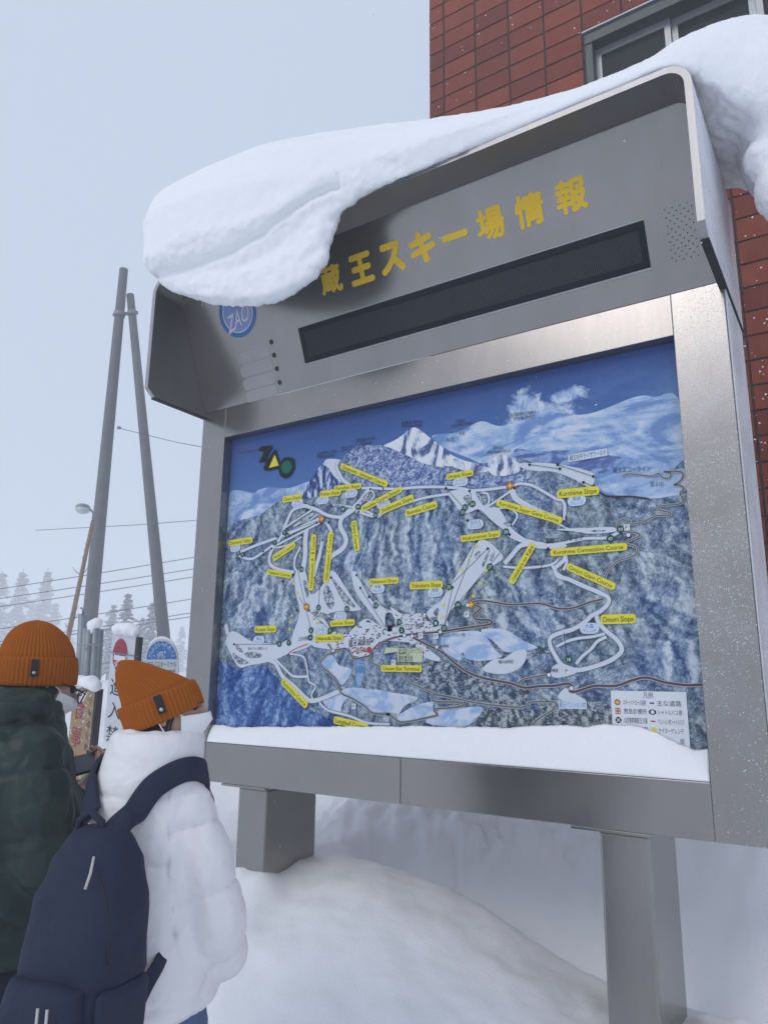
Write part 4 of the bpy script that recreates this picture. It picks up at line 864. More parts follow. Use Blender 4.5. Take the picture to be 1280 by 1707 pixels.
# ------------------------------------------------------------------ snow lying on the board
def loft_sections(secs, xs_out):
    xs = [s[0] for s in secs]; arr = np.array([s[1] for s in secs], dtype=float)   # n, p, 2
    out = []
    for x in xs_out:
        i = max(0, min(len(xs) - 2, int(np.searchsorted(xs, x)) - 1)); t = (x - xs[i]) / (xs[i+1] - xs[i]); t = max(0, min(1, t)); a, b = max(0, i - 1), min(len(xs) - 1, i + 2); h = xs[i+1] - xs[i]
        m0 = (arr[i+1] - arr[a]) / (xs[i+1] - xs[a]) * h; m1 = (arr[b] - arr[i]) / (xs[b] - xs[i]) * h     # cubic Hermite between the stations
        out.append(arr[i] * (2*t**3 - 3*t**2 + 1) + m0 * (t**3 - 2*t**2 + t) + arr[i+1] * (3*t**2 - 2*t**3) + m1 * (t**3 - t**2))
    return out
HT = HZ1
secs = [
 (-0.13, [(0.30,3.90),(0.32,4.0),(0.16,4.20),(-0.10,4.30),(-0.32,4.30),(-0.48,4.22),(-0.54,4.10),(-0.52,3.99),(-0.48,3.93),(-0.47,3.92),(-0.46,3.91),(-0.45,3.91),(-0.44,3.90),(-0.42,3.90)]),
 (-0.06, [(0.42,3.86),(0.44,4.1),(0.20,4.36),(-0.12,4.43),(-0.42,4.36),(-0.60,4.21),(-0.65,4.06),(-0.61,3.88),(-0.55,3.80),(-0.52,3.79),(-0.48,3.80),(-0.46,3.82),(-0.45,3.85),(-0.43,3.87)]),
 (0.09, [(0.42,3.86),(0.45,4.2),(0.20,4.40),(-0.12,4.46),(-0.45,4.39),(-0.65,4.22),(-0.71,4.05),(-0.67,3.81),(-0.58,3.715),(-0.575,3.69),(-0.54,3.66),(-0.48,3.68),(-0.455,3.78),(-0.44,3.87)]),
 (0.35, [(0.42,3.86),(0.45,4.2),(0.20,4.44),(-0.14,4.49),(-0.45,4.41),(-0.66,4.22),(-0.73,4.02),(-0.71,3.80),(-0.60,3.665),(-0.605,3.61),(-0.575,3.54),(-0.49,3.52),(-0.455,3.70),(-0.44,3.87)]),
 (0.70, [(0.42,3.86),(0.45,4.18),(0.20,4.44),(-0.14,4.48),(-0.45,4.38),(-0.64,4.19),(-0.70,3.97),(-0.68,3.76),(-0.58,3.61),(-0.59,3.55),(-0.56,3.44),(-0.49,3.42),(-0.455,3.62),(-0.44,3.87)]),
 (0.94, [(0.42,3.86),(0.45,4.15),(0.20,4.42),(-0.14,4.45),(-0.42,4.35),(-0.59,4.17),(-0.64,3.95),(-0.625,3.79),(-0.555,3.67),(-0.565,3.58),(-0.54,3.44),(-0.48,3.43),(-0.455,3.62),(-0.44,3.87)]),
 (1.10, [(0.42,3.86),(0.45,4.12),(0.20,4.39),(-0.14,4.41),(-0.41,4.31),(-0.56,4.13),(-0.59,3.94),(-0.57,3.85),(-0.54,3.80),(-0.53,3.68),(-0.50,3.54),(-0.47,3.54),(-0.455,3.70),(-0.44,3.87)]),
 (1.16, [(0.42,3.86),(0.45,4.11),(0.20,4.38),(-0.14,4.39),(-0.40,4.29),(-0.55,4.12),(-0.56,3.94),(-0.54,3.86),(-0.51,3.81),(-0.50,3.79),(-0.48,3.77),(-0.46,3.78),(-0.45,3.82),(-0.44,3.87)]),
 (1.60, [(0.42,3.86),(0.45,4.08),(0.20,4.32),(-0.14,4.28),(-0.39,4.16),(-0.49,4.04),(-0.51,3.94),(-0.47,3.87),(-0.46,3.85),(-0.46,3.845),(-0.455,3.84),(-0.45,3.845),(-0.445,3.85),(-0.44,3.87)]),
 (2.10, [(0.42,3.86),(0.45,4.08),(0.20,4.25),(-0.12,4.15),(-0.34,4.05),(-0.43,3.97),(-0.44,3.92),(-0.442,3.90),(-0.443,3.89),(-0.443,3.885),(-0.443,3.88),(-0.442,3.876),(-0.44,3.874),(-0.43,3.872)]),
 (2.45, [(0.42,3.86),(0.46,4.16),(0.20,4.36),(-0.12,4.20),(-0.33,4.03),(-0.41,3.95),(-0.43,3.915),(-0.432,3.90),(-0.433,3.89),(-0.433,3.885),(-0.433,3.88),(-0.432,3.876),(-0.43,3.874),(-0.42,3.872)]),
 (2.66, [(0.44,3.86),(0.48,4.2),(0.20,4.44),(-0.08,4.30),(-0.30,4.06),(-0.38,3.96),(-0.41,3.91),(-0.415,3.895),(-0.415,3.885),(-0.415,3.88),(-0.414,3.875),(-0.412,3.87),(-0.41,3.868),(-0.40,3.866)]),
 (2.90, [(0.46,3.80),(0.50,4.15),(0.22,4.42),(0.02,4.36),(-0.14,4.16),(-0.2,3.98),(-0.2,3.86),(-0.18,3.80),(-0.16,3.78),(-0.14,3.77),(-0.12,3.76),(-0.1,3.76),(-0.08,3.76),(-0.05,3.77)]),
 (3.16, [(0.40,3.82),(0.42,4.05),(0.24,4.26),(0.08,4.22),(-0.04,4.06),(-0.08,3.95),(-0.08,3.86),(-0.06,3.82),(-0.04,3.80),(-0.02,3.79),(0.0,3.79),(0.02,3.79),(0.04,3.79),(0.06,3.79)]),
]
xs_out = [-0.13 + 0.03 * i for i in range(110)]
bm = bmesh.new(); rings = []
for x, pts in zip(xs_out, loft_sections(secs, xs_out)):
    rings.append([bm.verts.new((x, y, z)) for y, z in pts])
for i in range(len(rings) - 1):
    m = len(rings[i])
    for k in range(m): bm.faces.new((rings[i][k], rings[i][(k+1) % m], rings[i+1][(k+1) % m], rings[i+1][k]))
bm.faces.new(rings[0][::-1]); bm.faces.new(rings[-1])
# the mass sagging over the right end
for c, r in (((2.98, 0.16, 4.02), (0.24, 0.30, 0.24)), ((2.97, 0.20, 3.80), (0.19, 0.26, 0.24)), ((3.0, 0.18, 3.62), (0.17, 0.22, 0.20)), ((2.90, 0.02, 3.80), (0.09, 0.12, 0.12)), ((2.88, -0.02, 3.64), (0.075, 0.09, 0.08)), ((2.93, 0.0, 3.50), (0.10, 0.11, 0.12)), ((3.02, 0.05, 3.44), (0.14, 0.17, 0.12)), ((3.06, 0.10, 3.36), (0.13, 0.16, 0.09)), ((2.97, 0.06, 3.38), (0.10, 0.12, 0.08))):
    add_sphere(bm, c, r, 3)
me = remesh(bm, 0.0125, 12)
def snow_fn(c, n):
    d = 0.012 * fbm(c, 2.2, 2) + 0.0028 * fbm(c, 18.0, 3)
    if n.z < -0.25 or (c.y < -0.42 and c.z < 3.76): d += 0.008 * fbm(c, 24, 3)
    if c.y < -0.50 and -0.1 < c.x < 1.2:      # crease between the roll and the curtain hanging below it
        zc = float(np.interp(c.x, (-0.1, 0.1, 0.3, 0.6, 0.8, 1.0, 1.15), (3.80, 3.73, 3.69, 3.67, 3.70, 3.79, 3.87))) + 0.012 * mnoise.noise(c * 6)
        d -= 0.026 * math.exp(-((c.z - zc) / 0.014) ** 2) - 0.010 * math.exp(-((c.z - zc - 0.06) / 0.04) ** 2)
    lipzone = c.y < -0.35 and c.z < 3.93 and c.x > 1.5
    return d * (0.35 if lipzone else 1.0) + 0.0024 * mnoise.noise(c * 70)
displace(me, snow_fn)
MAT['snow_cap'] = mat_snow('packed_snow', 150, 30, 0.035, 0.30)
cap = tag(obj('overhanging_snow', me, MAT['snow_cap']), 'thick overhanging snow mass sagging over the hood of the information board', 'snow')
def mat_ice():
    k = NT('ice'); k.set(color=(0.86, 0.91, 0.96), rough=0.12, trans=0.75, ior=1.31); return k.m
MAT['ice'] = mat_ice()
for (x, y, z, L, r) in ((0.60, -0.49, 3.50, 0.17, 0.006), (0.72, -0.49, 3.49, 0.08, 0.005), (0.30, -0.50, 3.60, 0.10, 0.005), (0.93, -0.485, 3.55, 0.06, 0.004), (0.975, -0.485, 3.60, 0.12, 0.005), (3.0, 0.1, 3.29, 0.16, 0.010), (3.06, 0.12, 3.27, 0.11, 0.009), (2.955, 0.06, 3.31, 0.07, 0.007), (2.84, -0.04, 3.84, 0.09, 0.006), (2.85, 0.0, 3.83, 0.06, 0.005)):
    pts = [(x + 0.004 * math.sin(i * 1.3), y, z + 0.03 - (L + 0.03) * i / 6) for i in range(7)]
    tube('icicle', pts, [r * (1 - i / 6.2) * (1 + 0.15 * math.sin(i * 2.1)) for i in range(7)], MAT['ice'], cap, 8)
# wedge of snow on the ledge under the map
zs_t = [(0.0, 0.085), (0.15, 0.078), (0.6, 0.10), (1.2, 0.128), (1.7, 0.145), (2.05, 0.17), (2.22, 0.178), (2.32, 0.155), (2.39, 0.118), (2.45, 0.100), (2.5, 0.108)]
def lh_(x): return float(np.interp(x, [a for a, b in zs_t], [b for a, b in zs_t]))
bm = bmesh.new(); rings = []
X = [0.002 + (2.496) * i / 250 for i in range(251)]
prof = [(0.0, 0.0), (0.0, 0.05), (0.06, 0.22), (0.20, 0.42), (0.42, 0.66), (0.66, 0.86), (0.88, 0.98), (1.0, 1.02)]
for x in X:
    h = lh_(x) * (1 + 0.05 * fbm((x, 0, 0), 9, 3)); ring = []
    for i, (a, b) in enumerate(prof):
        jit = 0.004 * fbm((x * 6, a * 3, b * 3), 7, 3) if 0 < i < len(prof) - 1 else 0.003 * fbm((x, 1, 0), 60, 2)
        ring.append(bm.verts.new((x, 0.0035 + (YM - 0.014 - 0.0035) * a + (jit if i > 0 else 0) * (1 if a > 0 else -0.8), Z0 + 0.002 + h * b + (jit if a > 0.1 else 0))))
    ring.append(bm.verts.new((x, YM - 0.012, Z0 + 0.002)))
    rings.append(ring)
for i in range(len(rings) - 1):
    m = len(rings[0])
    for k in range(m): bm.faces.new((rings[i][k], rings[i+1][k], rings[i+1][(k+1) % m], rings[i][(k+1) % m]))
bm.faces.new(rings[0]); bm.faces.new(rings[-1][::-1])
bmesh.ops.recalc_face_normals(bm, faces=bm.faces[:])
tag(obj('snow_ledge', mesh_of(bm), MAT['snow'], smooth=True), 'long wedge of snow on the ledge under the painted map', 'snow')
# ------------------------------------------------------------------ people
def mat_fabric(name, c, rough=0.6, wr=0.35, wscale=9, sheen=0.0, var=0.12):
    k = NT(name); v = k.coord(); a = k.noise(v, wscale, 6, 0.55, 1.2); b = k.noise(v, 420, 2, 0.6)
    k.set(color=k.mix(a, tuple(x * (1 - var) for x in c), tuple(min(1, x * (1 + var)) for x in c)), rough=rough, spec=0.25)
    k.bump(k.math('ADD', k.math('MULTIPLY', a, 1.0), k.math('MULTIPLY', b, 0.03)), wr, 0.02); return k.m
def mat_knit(name, c):
    k = NT(name); v = k.coord(); n = k.noise(v, 700, 2, 0.7); m = k.noise(v, 14, 4)
    col = k.mix(n, tuple(x * 0.72 for x in c), tuple(x * 1.15 for x in c)); col = k.mix(k.math('MULTIPLY', m, 0.35), col, tuple(x * 0.7 for x in c))
    k.set(color=col, rough=0.95, spec=0.1); k.bump(n, 0.5, 0.002); return k.m
def mat_skin(name, c=(0.52, 0.33, 0.25)):
    k = NT(name); v = k.coord(); n = k.noise(v, 30, 5)
    k.set(color=k.mix(n, tuple(x * 0.9 for x in c), tuple(x * 1.06 for x in c)), rough=0.5, sss=0.08, spec=0.35)
    k.bump(k.noise(v, 260, 3), 0.12, 0.002); return k.m
MAT['skin'] = mat_skin('skin'); MAT['knit'] = mat_knit('rust_orange_rib_knit', (0.40, 0.112, 0.014))
MAT['white_jacket'] = mat_fabric('white_padded_nylon', (0.79, 0.78, 0.785), 0.42, 0.34, 6.5, var=0.03)
MAT['green_jacket'] = mat_fabric('dark_green_nylon', (0.022, 0.040, 0.034), 0.45, 0.4, 7)
MAT['navy'] = mat_fabric('navy_canvas', (0.018, 0.026, 0.052), 0.75, 0.4, 10)
MAT['navy_trousers'] = mat_fabric('navy_trousers', (0.016, 0.02, 0.04), 0.8, 0.4, 8)
MAT['jeans'] = mat_fabric('blue_jeans', (0.09, 0.13, 0.24), 0.8, 0.4, 9)
MAT['boot'] = mat_fabric('dark_boots', (0.03, 0.028, 0.027), 0.5, 0.3, 12)
MAT['mask'] = mat_fabric('white_mask', (0.84, 0.85, 0.86), 0.85, 0.2, 20, var=0.03)
MAT['hair'] = plain('dark_hair', (0.016, 0.013, 0.012), 0.45, scale=40)
MAT['tag'] = plain('black_tag', (0.012, 0.012, 0.015), 0.5); MAT['rivet'] = plain('metal_rivet', (0.5, 0.5, 0.5), 0.3, 0.9)
MAT['eye'] = plain('eye_dark', (0.02, 0.015, 0.012), 0.2); MAT['phone_glass'] = plain('dark_phone_glass', (0.07, 0.07, 0.08), 0.2)
MAT['phone_body'] = plain('black_phone_case', (0.01, 0.01, 0.012), 0.5); MAT['cord'] = plain('pale_cord', (0.5, 0.5, 0.48), 0.7)
MAT['lens'] = (lambda k: k.set(color=(0.9, 0.92, 0.95), rough=0.02, trans=0.95, ior=1.1))(NT('spectacle_lens'))

def rz(deg): return Matrix.Rotation(rad(deg), 3, 'Z')
def hand(bm, wrist, d_f, d_p, side=1, curl=0.6, s=1.0):
    """palm + five bent fingers. d_f finger direction, d_p palm normal (towards what is held)."""
    f = Vector(d_f).normalized(); p = (Vector(d_p) - f * Vector(d_p).dot(f)).normalized(); l = f.cross(p) * side
    w = Vector(wrist)
    for a in (-0.026, -0.009, 0.009, 0.026):
        add_capsule(bm, w + l * a * 0.7 * s, w + f * 0.085 * s + l * a * s, 0.015 * s, 0.0125 * s)
    for a, L in ((-0.030, 0.058), (-0.0105, 0.072), (0.0105, 0.078), (0.031, 0.070)):
        q = w + f * 0.088 * s + l * a * s; d = f.copy(); ax = l.normalized() * (1 if side > 0 else -1)
        for i, seg in enumerate((0.45, 0.31, 0.24)):
            c_, s_ = math.cos(curl * (0.75 + 0.25 * i)), math.sin(curl * (0.75 + 0.25 * i)); pn = f.cross(l).normalized()
            ang = curl * (i + 1) * 0.62; d = (f * math.cos(ang) + p * math.sin(ang)).normalized()
            q2 = q + d * L * seg * s; add_capsule(bm, q, q2, (0.0092 - 0.0008 * i) * s, (0.0086 - 0.0009 * i) * s); q = q2
    q = w + l * 0.026 * s + f * 0.02 * s; d1 = (l * 0.75 + f * 0.55 + p * 0.35).normalized()
    q1 = q + d1 * 0.038 * s; d2 = (f * 0.85 + l * 0.2 + p * 0.5).normalized(); q2 = q1 + d2 * 0.032 * s; q3 = q2 + (d2 + p * 0.3).normalized() * 0.024 * s
    add_capsule(bm, q, q1, 0.014 * s, 0.011 * s); add_capsule(bm, q1, q2, 0.011 * s, 0.0098 * s); add_capsule(bm, q2, q3, 0.0098 * s, 0.008 * s)

def head_prims(bm, c, R, s=1.0, cran=1.0):
    """head centre c, rotation R (local +y is the face)."""
    def P(x, y, z): return Vector(c) + R @ Vector((x * s, y * s, z * s))
    add_sphere(bm, P(0, -0.012, 0.03 - 0.03 * (1 - cran) * 4), (0.076 * s * cran, 0.092 * s * cran, 0.085 * s * (cran ** 2)), 3, R)
    add_sphere(bm, P(0, 0.02, -0.03), (0.064 * s, 0.072 * s, 0.078 * s), 3, R)
    add_sphere(bm, P(0, 0.035, -0.085), (0.042 * s, 0.045 * s, 0.032 * s), 2, R)       # jaw and chin
    add_capsule(bm, P(0, 0.082, 0.012), P(0, 0.104, -0.028), 0.008 * s, 0.013 * s)     # nose
    add_sphere(bm, P(0.011, 0.094, -0.031), 0.009 * s); add_sphere(bm, P(-0.011, 0.094, -0.031), 0.009 * s)
    for sx in (-1, 1):
        add_capsule(bm, P(sx * 0.014, 0.082, 0.026), P(sx * 0.045, 0.068, 0.024), 0.010 * s, 0.010 * s)   # brow
        add_capsule(bm, P(sx * 0.030, 0.064, -0.015), P(sx * 0.050, 0.04, -0.01), 0.012 * s, 0.011 * s)   # cheekbone
        add_sphere(bm, P(sx * 0.075, -0.012, -0.008), (0.009 * s, 0.018 * s, 0.031 * s), 2, R)            # ear
        add_sphere(bm, P(sx * 0.074, -0.006, -0.034), (0.007 * s, 0.009 * s, 0.010 * s), 2, R)
    add_capsule(bm, P(-0.018, 0.082, -0.058), P(0.018, 0.082, -0.058), 0.008 * s, 0.008 * s)              # lips

def beanie(name, R, c, rx, ry, cuff_h, apex, crown_pow, ribs, parent, tag_ang, sag=0.0, seamlift=0.0, cuff_out=0.006):
    """rib-knit beanie: c = centre of the cuff's lower edge, R orients it, apex = crown tip in the hat frame."""
    nu = ribs * 4
    def ring(v, rad_add, z, cx, cy, k, amp):
        out = []
        for i in range(nu):
            a = 2 * math.pi * i / nu; rib = amp * abs(math.sin(ribs * a / 2)) ** 0.8
            fold = 1 + 0.10 * (1 - k) * math.cos(4 * a + 0.6) * (1 - k)
            r1, r2 = (rx * k + rad_add) * fold + rib, (ry * k + rad_add) * fold + rib
            wob = 0.004 * mnoise.noise(Vector((math.cos(a) * 1.5, math.sin(a) * 1.5, v * 2.0)))
            out.append(Vector((cx + (r1 + wob) * math.cos(a), cy + (r2 + wob) * math.sin(a), z + 0.5 * wob)))
        return out
    def skin(rows, close_tip):
        vs = [p for r in rows for p in r]; f = []
        for j in range(len(rows) - 1):
            for i in range(nu): f.append((j*nu+i, j*nu+(i+1) % nu, (j+1)*nu+(i+1) % nu, (j+1)*nu+i))
        if close_tip: f.append(tuple((len(rows)-1)*nu + i for i in range(nu)))
        return pydata([Vector(c) + R @ p for p in vs], f)
    rows = []; ax, ay, az = apex; z0 = cuff_h * 0.75; n = 22
    for j in range(n + 1):
        t = j / n; k = max(0.015, (1 - t ** crown_pow[0]) ** crown_pow[1])
        bend = t ** 1.7
        z = z0 + (az - z0) * (1 - (1 - t) ** 1.25); pin = sag * math.sin(math.pi * t)
        rows.append(ring(t, 0.0, z - pin, ax * bend, ay * bend, k, 0.0042 * min(1, k * 1.6)))
    crown = obj(name, skin(rows, True), MAT['knit'], parent, smooth=True)
    rows = []
    prof = [(-0.004, 0.006), (-0.001, 0.0), (cuff_out * 0.7, 0.0005), (cuff_out, 0.006)] + [(cuff_out + 0.0015 * math.sin(math.pi * t / 8), 0.006 + (cuff_h - 0.012) * t / 8) for t in range(1, 8)] + [(cuff_out * 0.9, cuff_h - 0.004), (cuff_out * 0.4, cuff_h), (-0.004, cuff_h - 0.002)]
    for j, (o_, z) in enumerate(prof): rows.append(ring(z * 8, o_ + 0.002, z, 0, 0, 1.0, 0.0046))
    cuff = obj('cuff', skin(rows, False), MAT['knit'], crown, smooth=True)
    a = rad(tag_ang); rr = Vector(((rx + cuff_out + 0.0095) * math.cos(a), (ry + cuff_out + 0.0095) * math.sin(a), cuff_h * 0.62)); nn = Vector((math.cos(a) / rx, math.sin(a) / ry, 0)).normalized(); tt = Vector((-nn.y, nn.x, 0))
    bm = bmesh.new(); q = [rr + tt * (sx * 0.0095) + Vector((0, 0, sz)) + nn * o_ for o_ in (-0.004, 0.0008) for sx, sz in ((-1, -0.024), (1, -0.024), (1, 0.022), (-1, 0.022))]
    vs = [bm.verts.new(Vector(c) + R @ p) for p in q]
    for f in ((0,1,2,3),(7,6,5,4),(0,4,5,1),(1,5,6,2),(2,6,7,3),(3,7,4,0)): bm.faces.new([vs[i] for i in f])
    bmesh.ops.recalc_face_normals(bm, faces=bm.faces[:]); obj('tag', mesh_of(bm), MAT['tag'], crown)
    bm = bmesh.new(); add_sphere(bm, Vector(c) + R @ (rr + nn * 0.0008 + Vector((0, 0, -0.014))), 0.0055, 2); obj('rivet', mesh_of(bm), MAT['rivet'], crown, smooth=True)
    return crown

def puff(axis_pts, spacing, amp, phase=0.0):
    """quilting: bulges between seams along a poly-line axis."""
    P = [Vector(p) for p in axis_pts]; L = [0]
    for i in range(len(P) - 1): L.append(L[-1] + (P[i+1] - P[i]).length)
    def dist(c):
        best = (1e9, 0)
        for i in range(len(P) - 1):
            d = P[i+1] - P[i]; t = max(0, min(1, (c - P[i]).dot(d) / d.length_squared)); q = P[i] + d * t; e = (c - q).length
            if e < best[0]: best = (e, L[i] + t * d.length)
        return best
    def fn(c):
        e, s = dist(c); u = (s / spacing + phase) % 1.0; b = abs(math.sin(math.pi * u)) ** 0.34
        pucker = 0.6 * amp * (1 - b) * mnoise.noise(Vector((c.x * 34, c.y * 34, c.z * 10)))
        return e, amp * (b - 0.75) + pucker
    return fn
def puffer(prims, voxel, axes, smooth=4, wr=0.006, wscale=7.0):
    bm = bmesh.new(); prims(bm); me = remesh(bm, voxel, smooth)
    def f(c, n):
        best = min((ax(c) for ax, off in axes), key=lambda r: r[0]) if len(axes) == 1 else min(((ax(c)[0] - off, ax(c)[1]) for ax, off in axes), key=lambda r: r[0])
        w = fbm((c.x * 1.0, c.y * 1.0, c.z * 2.2), wscale, 3)
        cr = 1 - abs(mnoise.noise(Vector((c.x * 16, c.y * 16, c.z * 9)) + Vector((w, w, 0)) * 1.2)) * 2.2
        return best[1] + wr * w - 0.45 * wr * max(0, cr) ** 3
    displace(me, f)
    return me

def shoe(bm, x, y):
    add_capsule(bm, (x, y - 0.05, 0.055), (x, y + 0.14, 0.045), 0.05, 0.042); add_capsule(bm, (x, y - 0.04, 0.05), (x, y - 0.03, 0.2), 0.052, 0.055)
    add_loft(bm, [(0.0, x, y + 0.05, 0.05, 0.145, 2.6), (0.03, x, y + 0.05, 0.052, 0.148, 2.6), (0.05, x, y + 0.05, 0.045, 0.14, 2.4)], 20)

def clamp_to_hat(me, R, c, rx, ry, zmax=0.12):
    Ri = R.transposed()
    for v in me.vertices:
        p = Ri @ (v.co - Vector(c))
        if p.z > -0.002 and abs(p.x) < 0.14 and abs(p.y) < 0.16:
            q = math.sqrt((p.x / rx) ** 2 + (p.y / ry) ** 2); lim = 0.93 if p.z < 0.06 else 0.80 - (p.z - 0.06) * 5
            if q > lim: p.x *= lim / q; p.y *= lim / q
            p.z = min(p.z, zmax); v.co = Vector(c) + R @ p
    me.update()
# ---------------- woman in the white padded jacket
WL = Vector((1.468, -1.587, 0.02)); WROT = rad(11)
wom = thing('person', 'person in white padded jacket and pointed orange beanie looking at the map', 'person', WL, WROT)
HR = Matrix.Rotation(rad(-54), 3, 'Z') @ Matrix.Rotation(rad(4), 3, 'X')
hc = Vector((0.018, 0.012, 1.545))
bm = bmesh.new()
head_prims(bm, hc, HR, 0.95, 0.80)
add_chain(bm, [(0, -0.02, 1.28), (0, -0.015, 1.40), (0, 0.0, 1.49)], [0.07, 0.052, 0.055])
add_loft(bm, [(0.80, 0, 0, 0.15, 0.10), (0.9, 0, 0, 0.165, 0.11), (1.05, 0, 0, 0.13, 0.095), (1.2, 0, 0, 0.13, 0.09), (1.31, 0, -0.01, 0.12, 0.075), (1.36, 0, -0.015, 0.07, 0.06)], 24)
for sx in (-1, 1):
    add_chain(bm, [(sx * 0.105, -0.01, 1.31), (sx * 0.17, 0.03, 1.07), (sx * 0.15, 0.11, 0.975)], [0.045, 0.038, 0.028])
    add_chain(bm, [(sx * 0.085, 0, 0.84), (sx * 0.09, 0.01, 0.46), (sx * 0.09, -0.01, 0.1)], [0.082, 0.056, 0.042])
    hand(bm, (sx * 0.14, 0.10, 0.965), (-sx * 0.75, 0.15, -0.35), (0, -0.6, -0.4), sx, 0.5, 0.85)
HATR = HR @ Matrix.Rotation(rad(19), 3, 'X'); HATC = hc + HR @ Vector((0.0, -0.004, -0.026))
me = remesh(bm, 0.0055, 2); clamp_to_hat(me, HATR, HATC, 0.076, 0.090, 0.11); obj('body', me, MAT['skin'], wom)
def wj(bm):
    add_loft(bm, [(0.87, 0, 0, 0.17, 0.15, 2.2), (0.89, 0, 0.0, 0.188, 0.168, 2.2), (0.97, 0, 0.0, 0.188, 0.172, 2.2), (1.1, 0, 0.0, 0.180, 0.166, 2.2), (1.22, 0, -0.005, 0.174, 0.155, 2.2), (1.30, 0, -0.01, 0.158, 0.142, 2.1), (1.355, 0, -0.012, 0.140, 0.13), (1.40, 0, -0.01, 0.122, 0.122), (1.44, 0, 0.0, 0.116, 0.122), (1.485, 0, 0.008, 0.112, 0.118), (1.50, 0, 0.01, 0.100, 0.106)], 36)
    for sx in (-1, 1):
        add_chain(bm, [(sx * 0.105, -0.005, 1.305), (sx * 0.148, 0.01, 1.20), (sx * 0.178, 0.035, 1.06), (sx * 0.155, 0.115, 0.965)], [0.074, 0.078, 0.082, 0.064])
wa = [(0.105, -0.005, 1.38), (0.148, 0.01, 1.20), (0.178, 0.035, 1.06), (0.155, 0.115, 0.965)]
axT = puff([(0, 0, 0.80), (0, 0, 1.52)], 0.145, 0.012, 0.20)
axR = puff(wa, 0.150, 0.0145, 0.30); axL = puff([(-a, b, c) for a, b, c in wa], 0.150, 0.0145, 0.30)
wj_me = puffer(wj, 0.0065, [(axT, 0.140), (axR, 0.075), (axL, 0.075)], 10, 0.0045, 6.0)
obj('jacket', wj_me, MAT['white_jacket'], wom)
bm = bmesh.new(); add_loft(bm, [(1.372, 0, -0.006, 0.128, 0.132), (1.376, 0, -0.006, 0.131, 0.135), (1.380, 0, -0.006, 0.128, 0.132)], 40)
for sx in (1, -1): add_capsule(bm, (sx * 0.208, 0.172, 0.957), (sx * 0.203, 0.186, 0.948), 0.05, 0.047)
obj('cuff', mesh_of(bm), MAT['white_jacket'], wom, smooth=True) if False else bm.free()
bm = bmesh.new(); add_loft(bm, [(0.78, 0, 0, 0.13, 0.11), (0.9, 0, 0, 0.17, 0.13), (0.98, 0, 0, 0.16, 0.12)], 24)
for sx in (-1, 1): add_chain(bm, [(sx * 0.09, 0, 0.84), (sx * 0.095, 0.01, 0.46), (sx * 0.095, -0.01, 0.14)], [0.098, 0.072, 0.064])
me = remesh(bm, 0.009, 3); displace(me, lambda c, n: 0.005 * fbm((c.x, c.y, c.z * 2), 9, 3)); obj('trousers', me, MAT['jeans'], wom)
for sx in (-1, 1):
    bm = bmesh.new(); shoe(bm, sx * 0.095, 0.0); obj('boot', remesh(bm, 0.009, 3), MAT['boot'], wom)
# hat, hair, mask, eyes
beanie('beanie', HATR, HATC, 0.076, 0.090, 0.070, (0, -0.056, 0.182), (1.45, 0.72), 54, wom, 2, 0.018)
bm = bmesh.new()
def HP(x, y, z): return hc + HR @ Vector((x, y, z))
for sx in (-1, 1):
    for i in range(9):
        a = i / 8; p0 = HP(sx * 0.060, 0.022 - 0.075 * a, -0.005 - 0.03 * a); p1 = HP(sx * 0.070, 0.012 - 0.075 * a, -0.035 - 0.03 * a); p2 = HP(sx * 0.066, 0.006 - 0.07 * a, -0.065 - 0.025 * random.random())
        add_tube(bm, [p0, p1, p2], [0.003, 0.003, 0.0010], 6)
add_sphere(bm, HP(0, -0.045, -0.03), (0.070, 0.056, 0.07), 2, HR)
obj('hair', mesh_of(bm), MAT['hair'], wom)
for sx in (-1, 1):
    bm = bmesh.new(); add_sphere(bm, HP(sx * 0.031, 0.068, 0.004), 0.0115, 2); e = obj('eye', mesh_of(bm), MAT['eye'], wom, smooth=True)
    bm = bmesh.new()
    for i in range(7): t = i / 6 - 0.5; p = HP(sx * 0.031 + t * 0.026, 0.083 - abs(t) * 0.012, 0.010); add_tube(bm, [p, p + HR @ Vector((sx * 0.002, 0.008, 0.003))], [0.0012, 0.0005], 4)
    obj('eyelashes', mesh_of(bm), MAT['hair'], wom)
def mask(parent, HPf, nose=0.120):
    bm = bmesh.new(); rows = []
    for j in range(9):
        t = j / 8; row = []
        z = -0.012 - 0.085 * t; peak = nose - 0.022 * abs(t - 0.25) * 2 - 0.02 * t
        for i in range(13):
            u = (i / 12 - 0.5) * 2; y = peak - (peak - 0.036) * (abs(u) ** 2.1); x = u * 0.070 * (1 - 0.10 * t)
            row.append(bm.verts.new(HPf(x, y, z - 0.012 * abs(u) * (0.5 - t))))
        rows.append(row)
    for j in range(8):
        for i in range(12): bm.faces.new((rows[j][i], rows[j][i+1], rows[j+1][i+1], rows[j+1][i]))
    m = obj('face_mask', mesh_of(bm), MAT['mask'], parent, smooth=True)
    for sx in (-1, 1):
        bm = bmesh.new(); add_tube(bm, [HPf(sx * 0.068, 0.040, -0.016), HPf(sx * 0.078, 0.0, -0.004), HPf(sx * 0.081, -0.02, 0.012)], 0.0019, 6); add_tube(bm, [HPf(sx * 0.062, 0.038, -0.088), HPf(sx * 0.075, 0.0, -0.06), HPf(sx * 0.080, -0.022, -0.02)], 0.0017, 6)
        obj('ear_loop', mesh_of(bm), MAT['mask'], m)
mask(wom, HP)

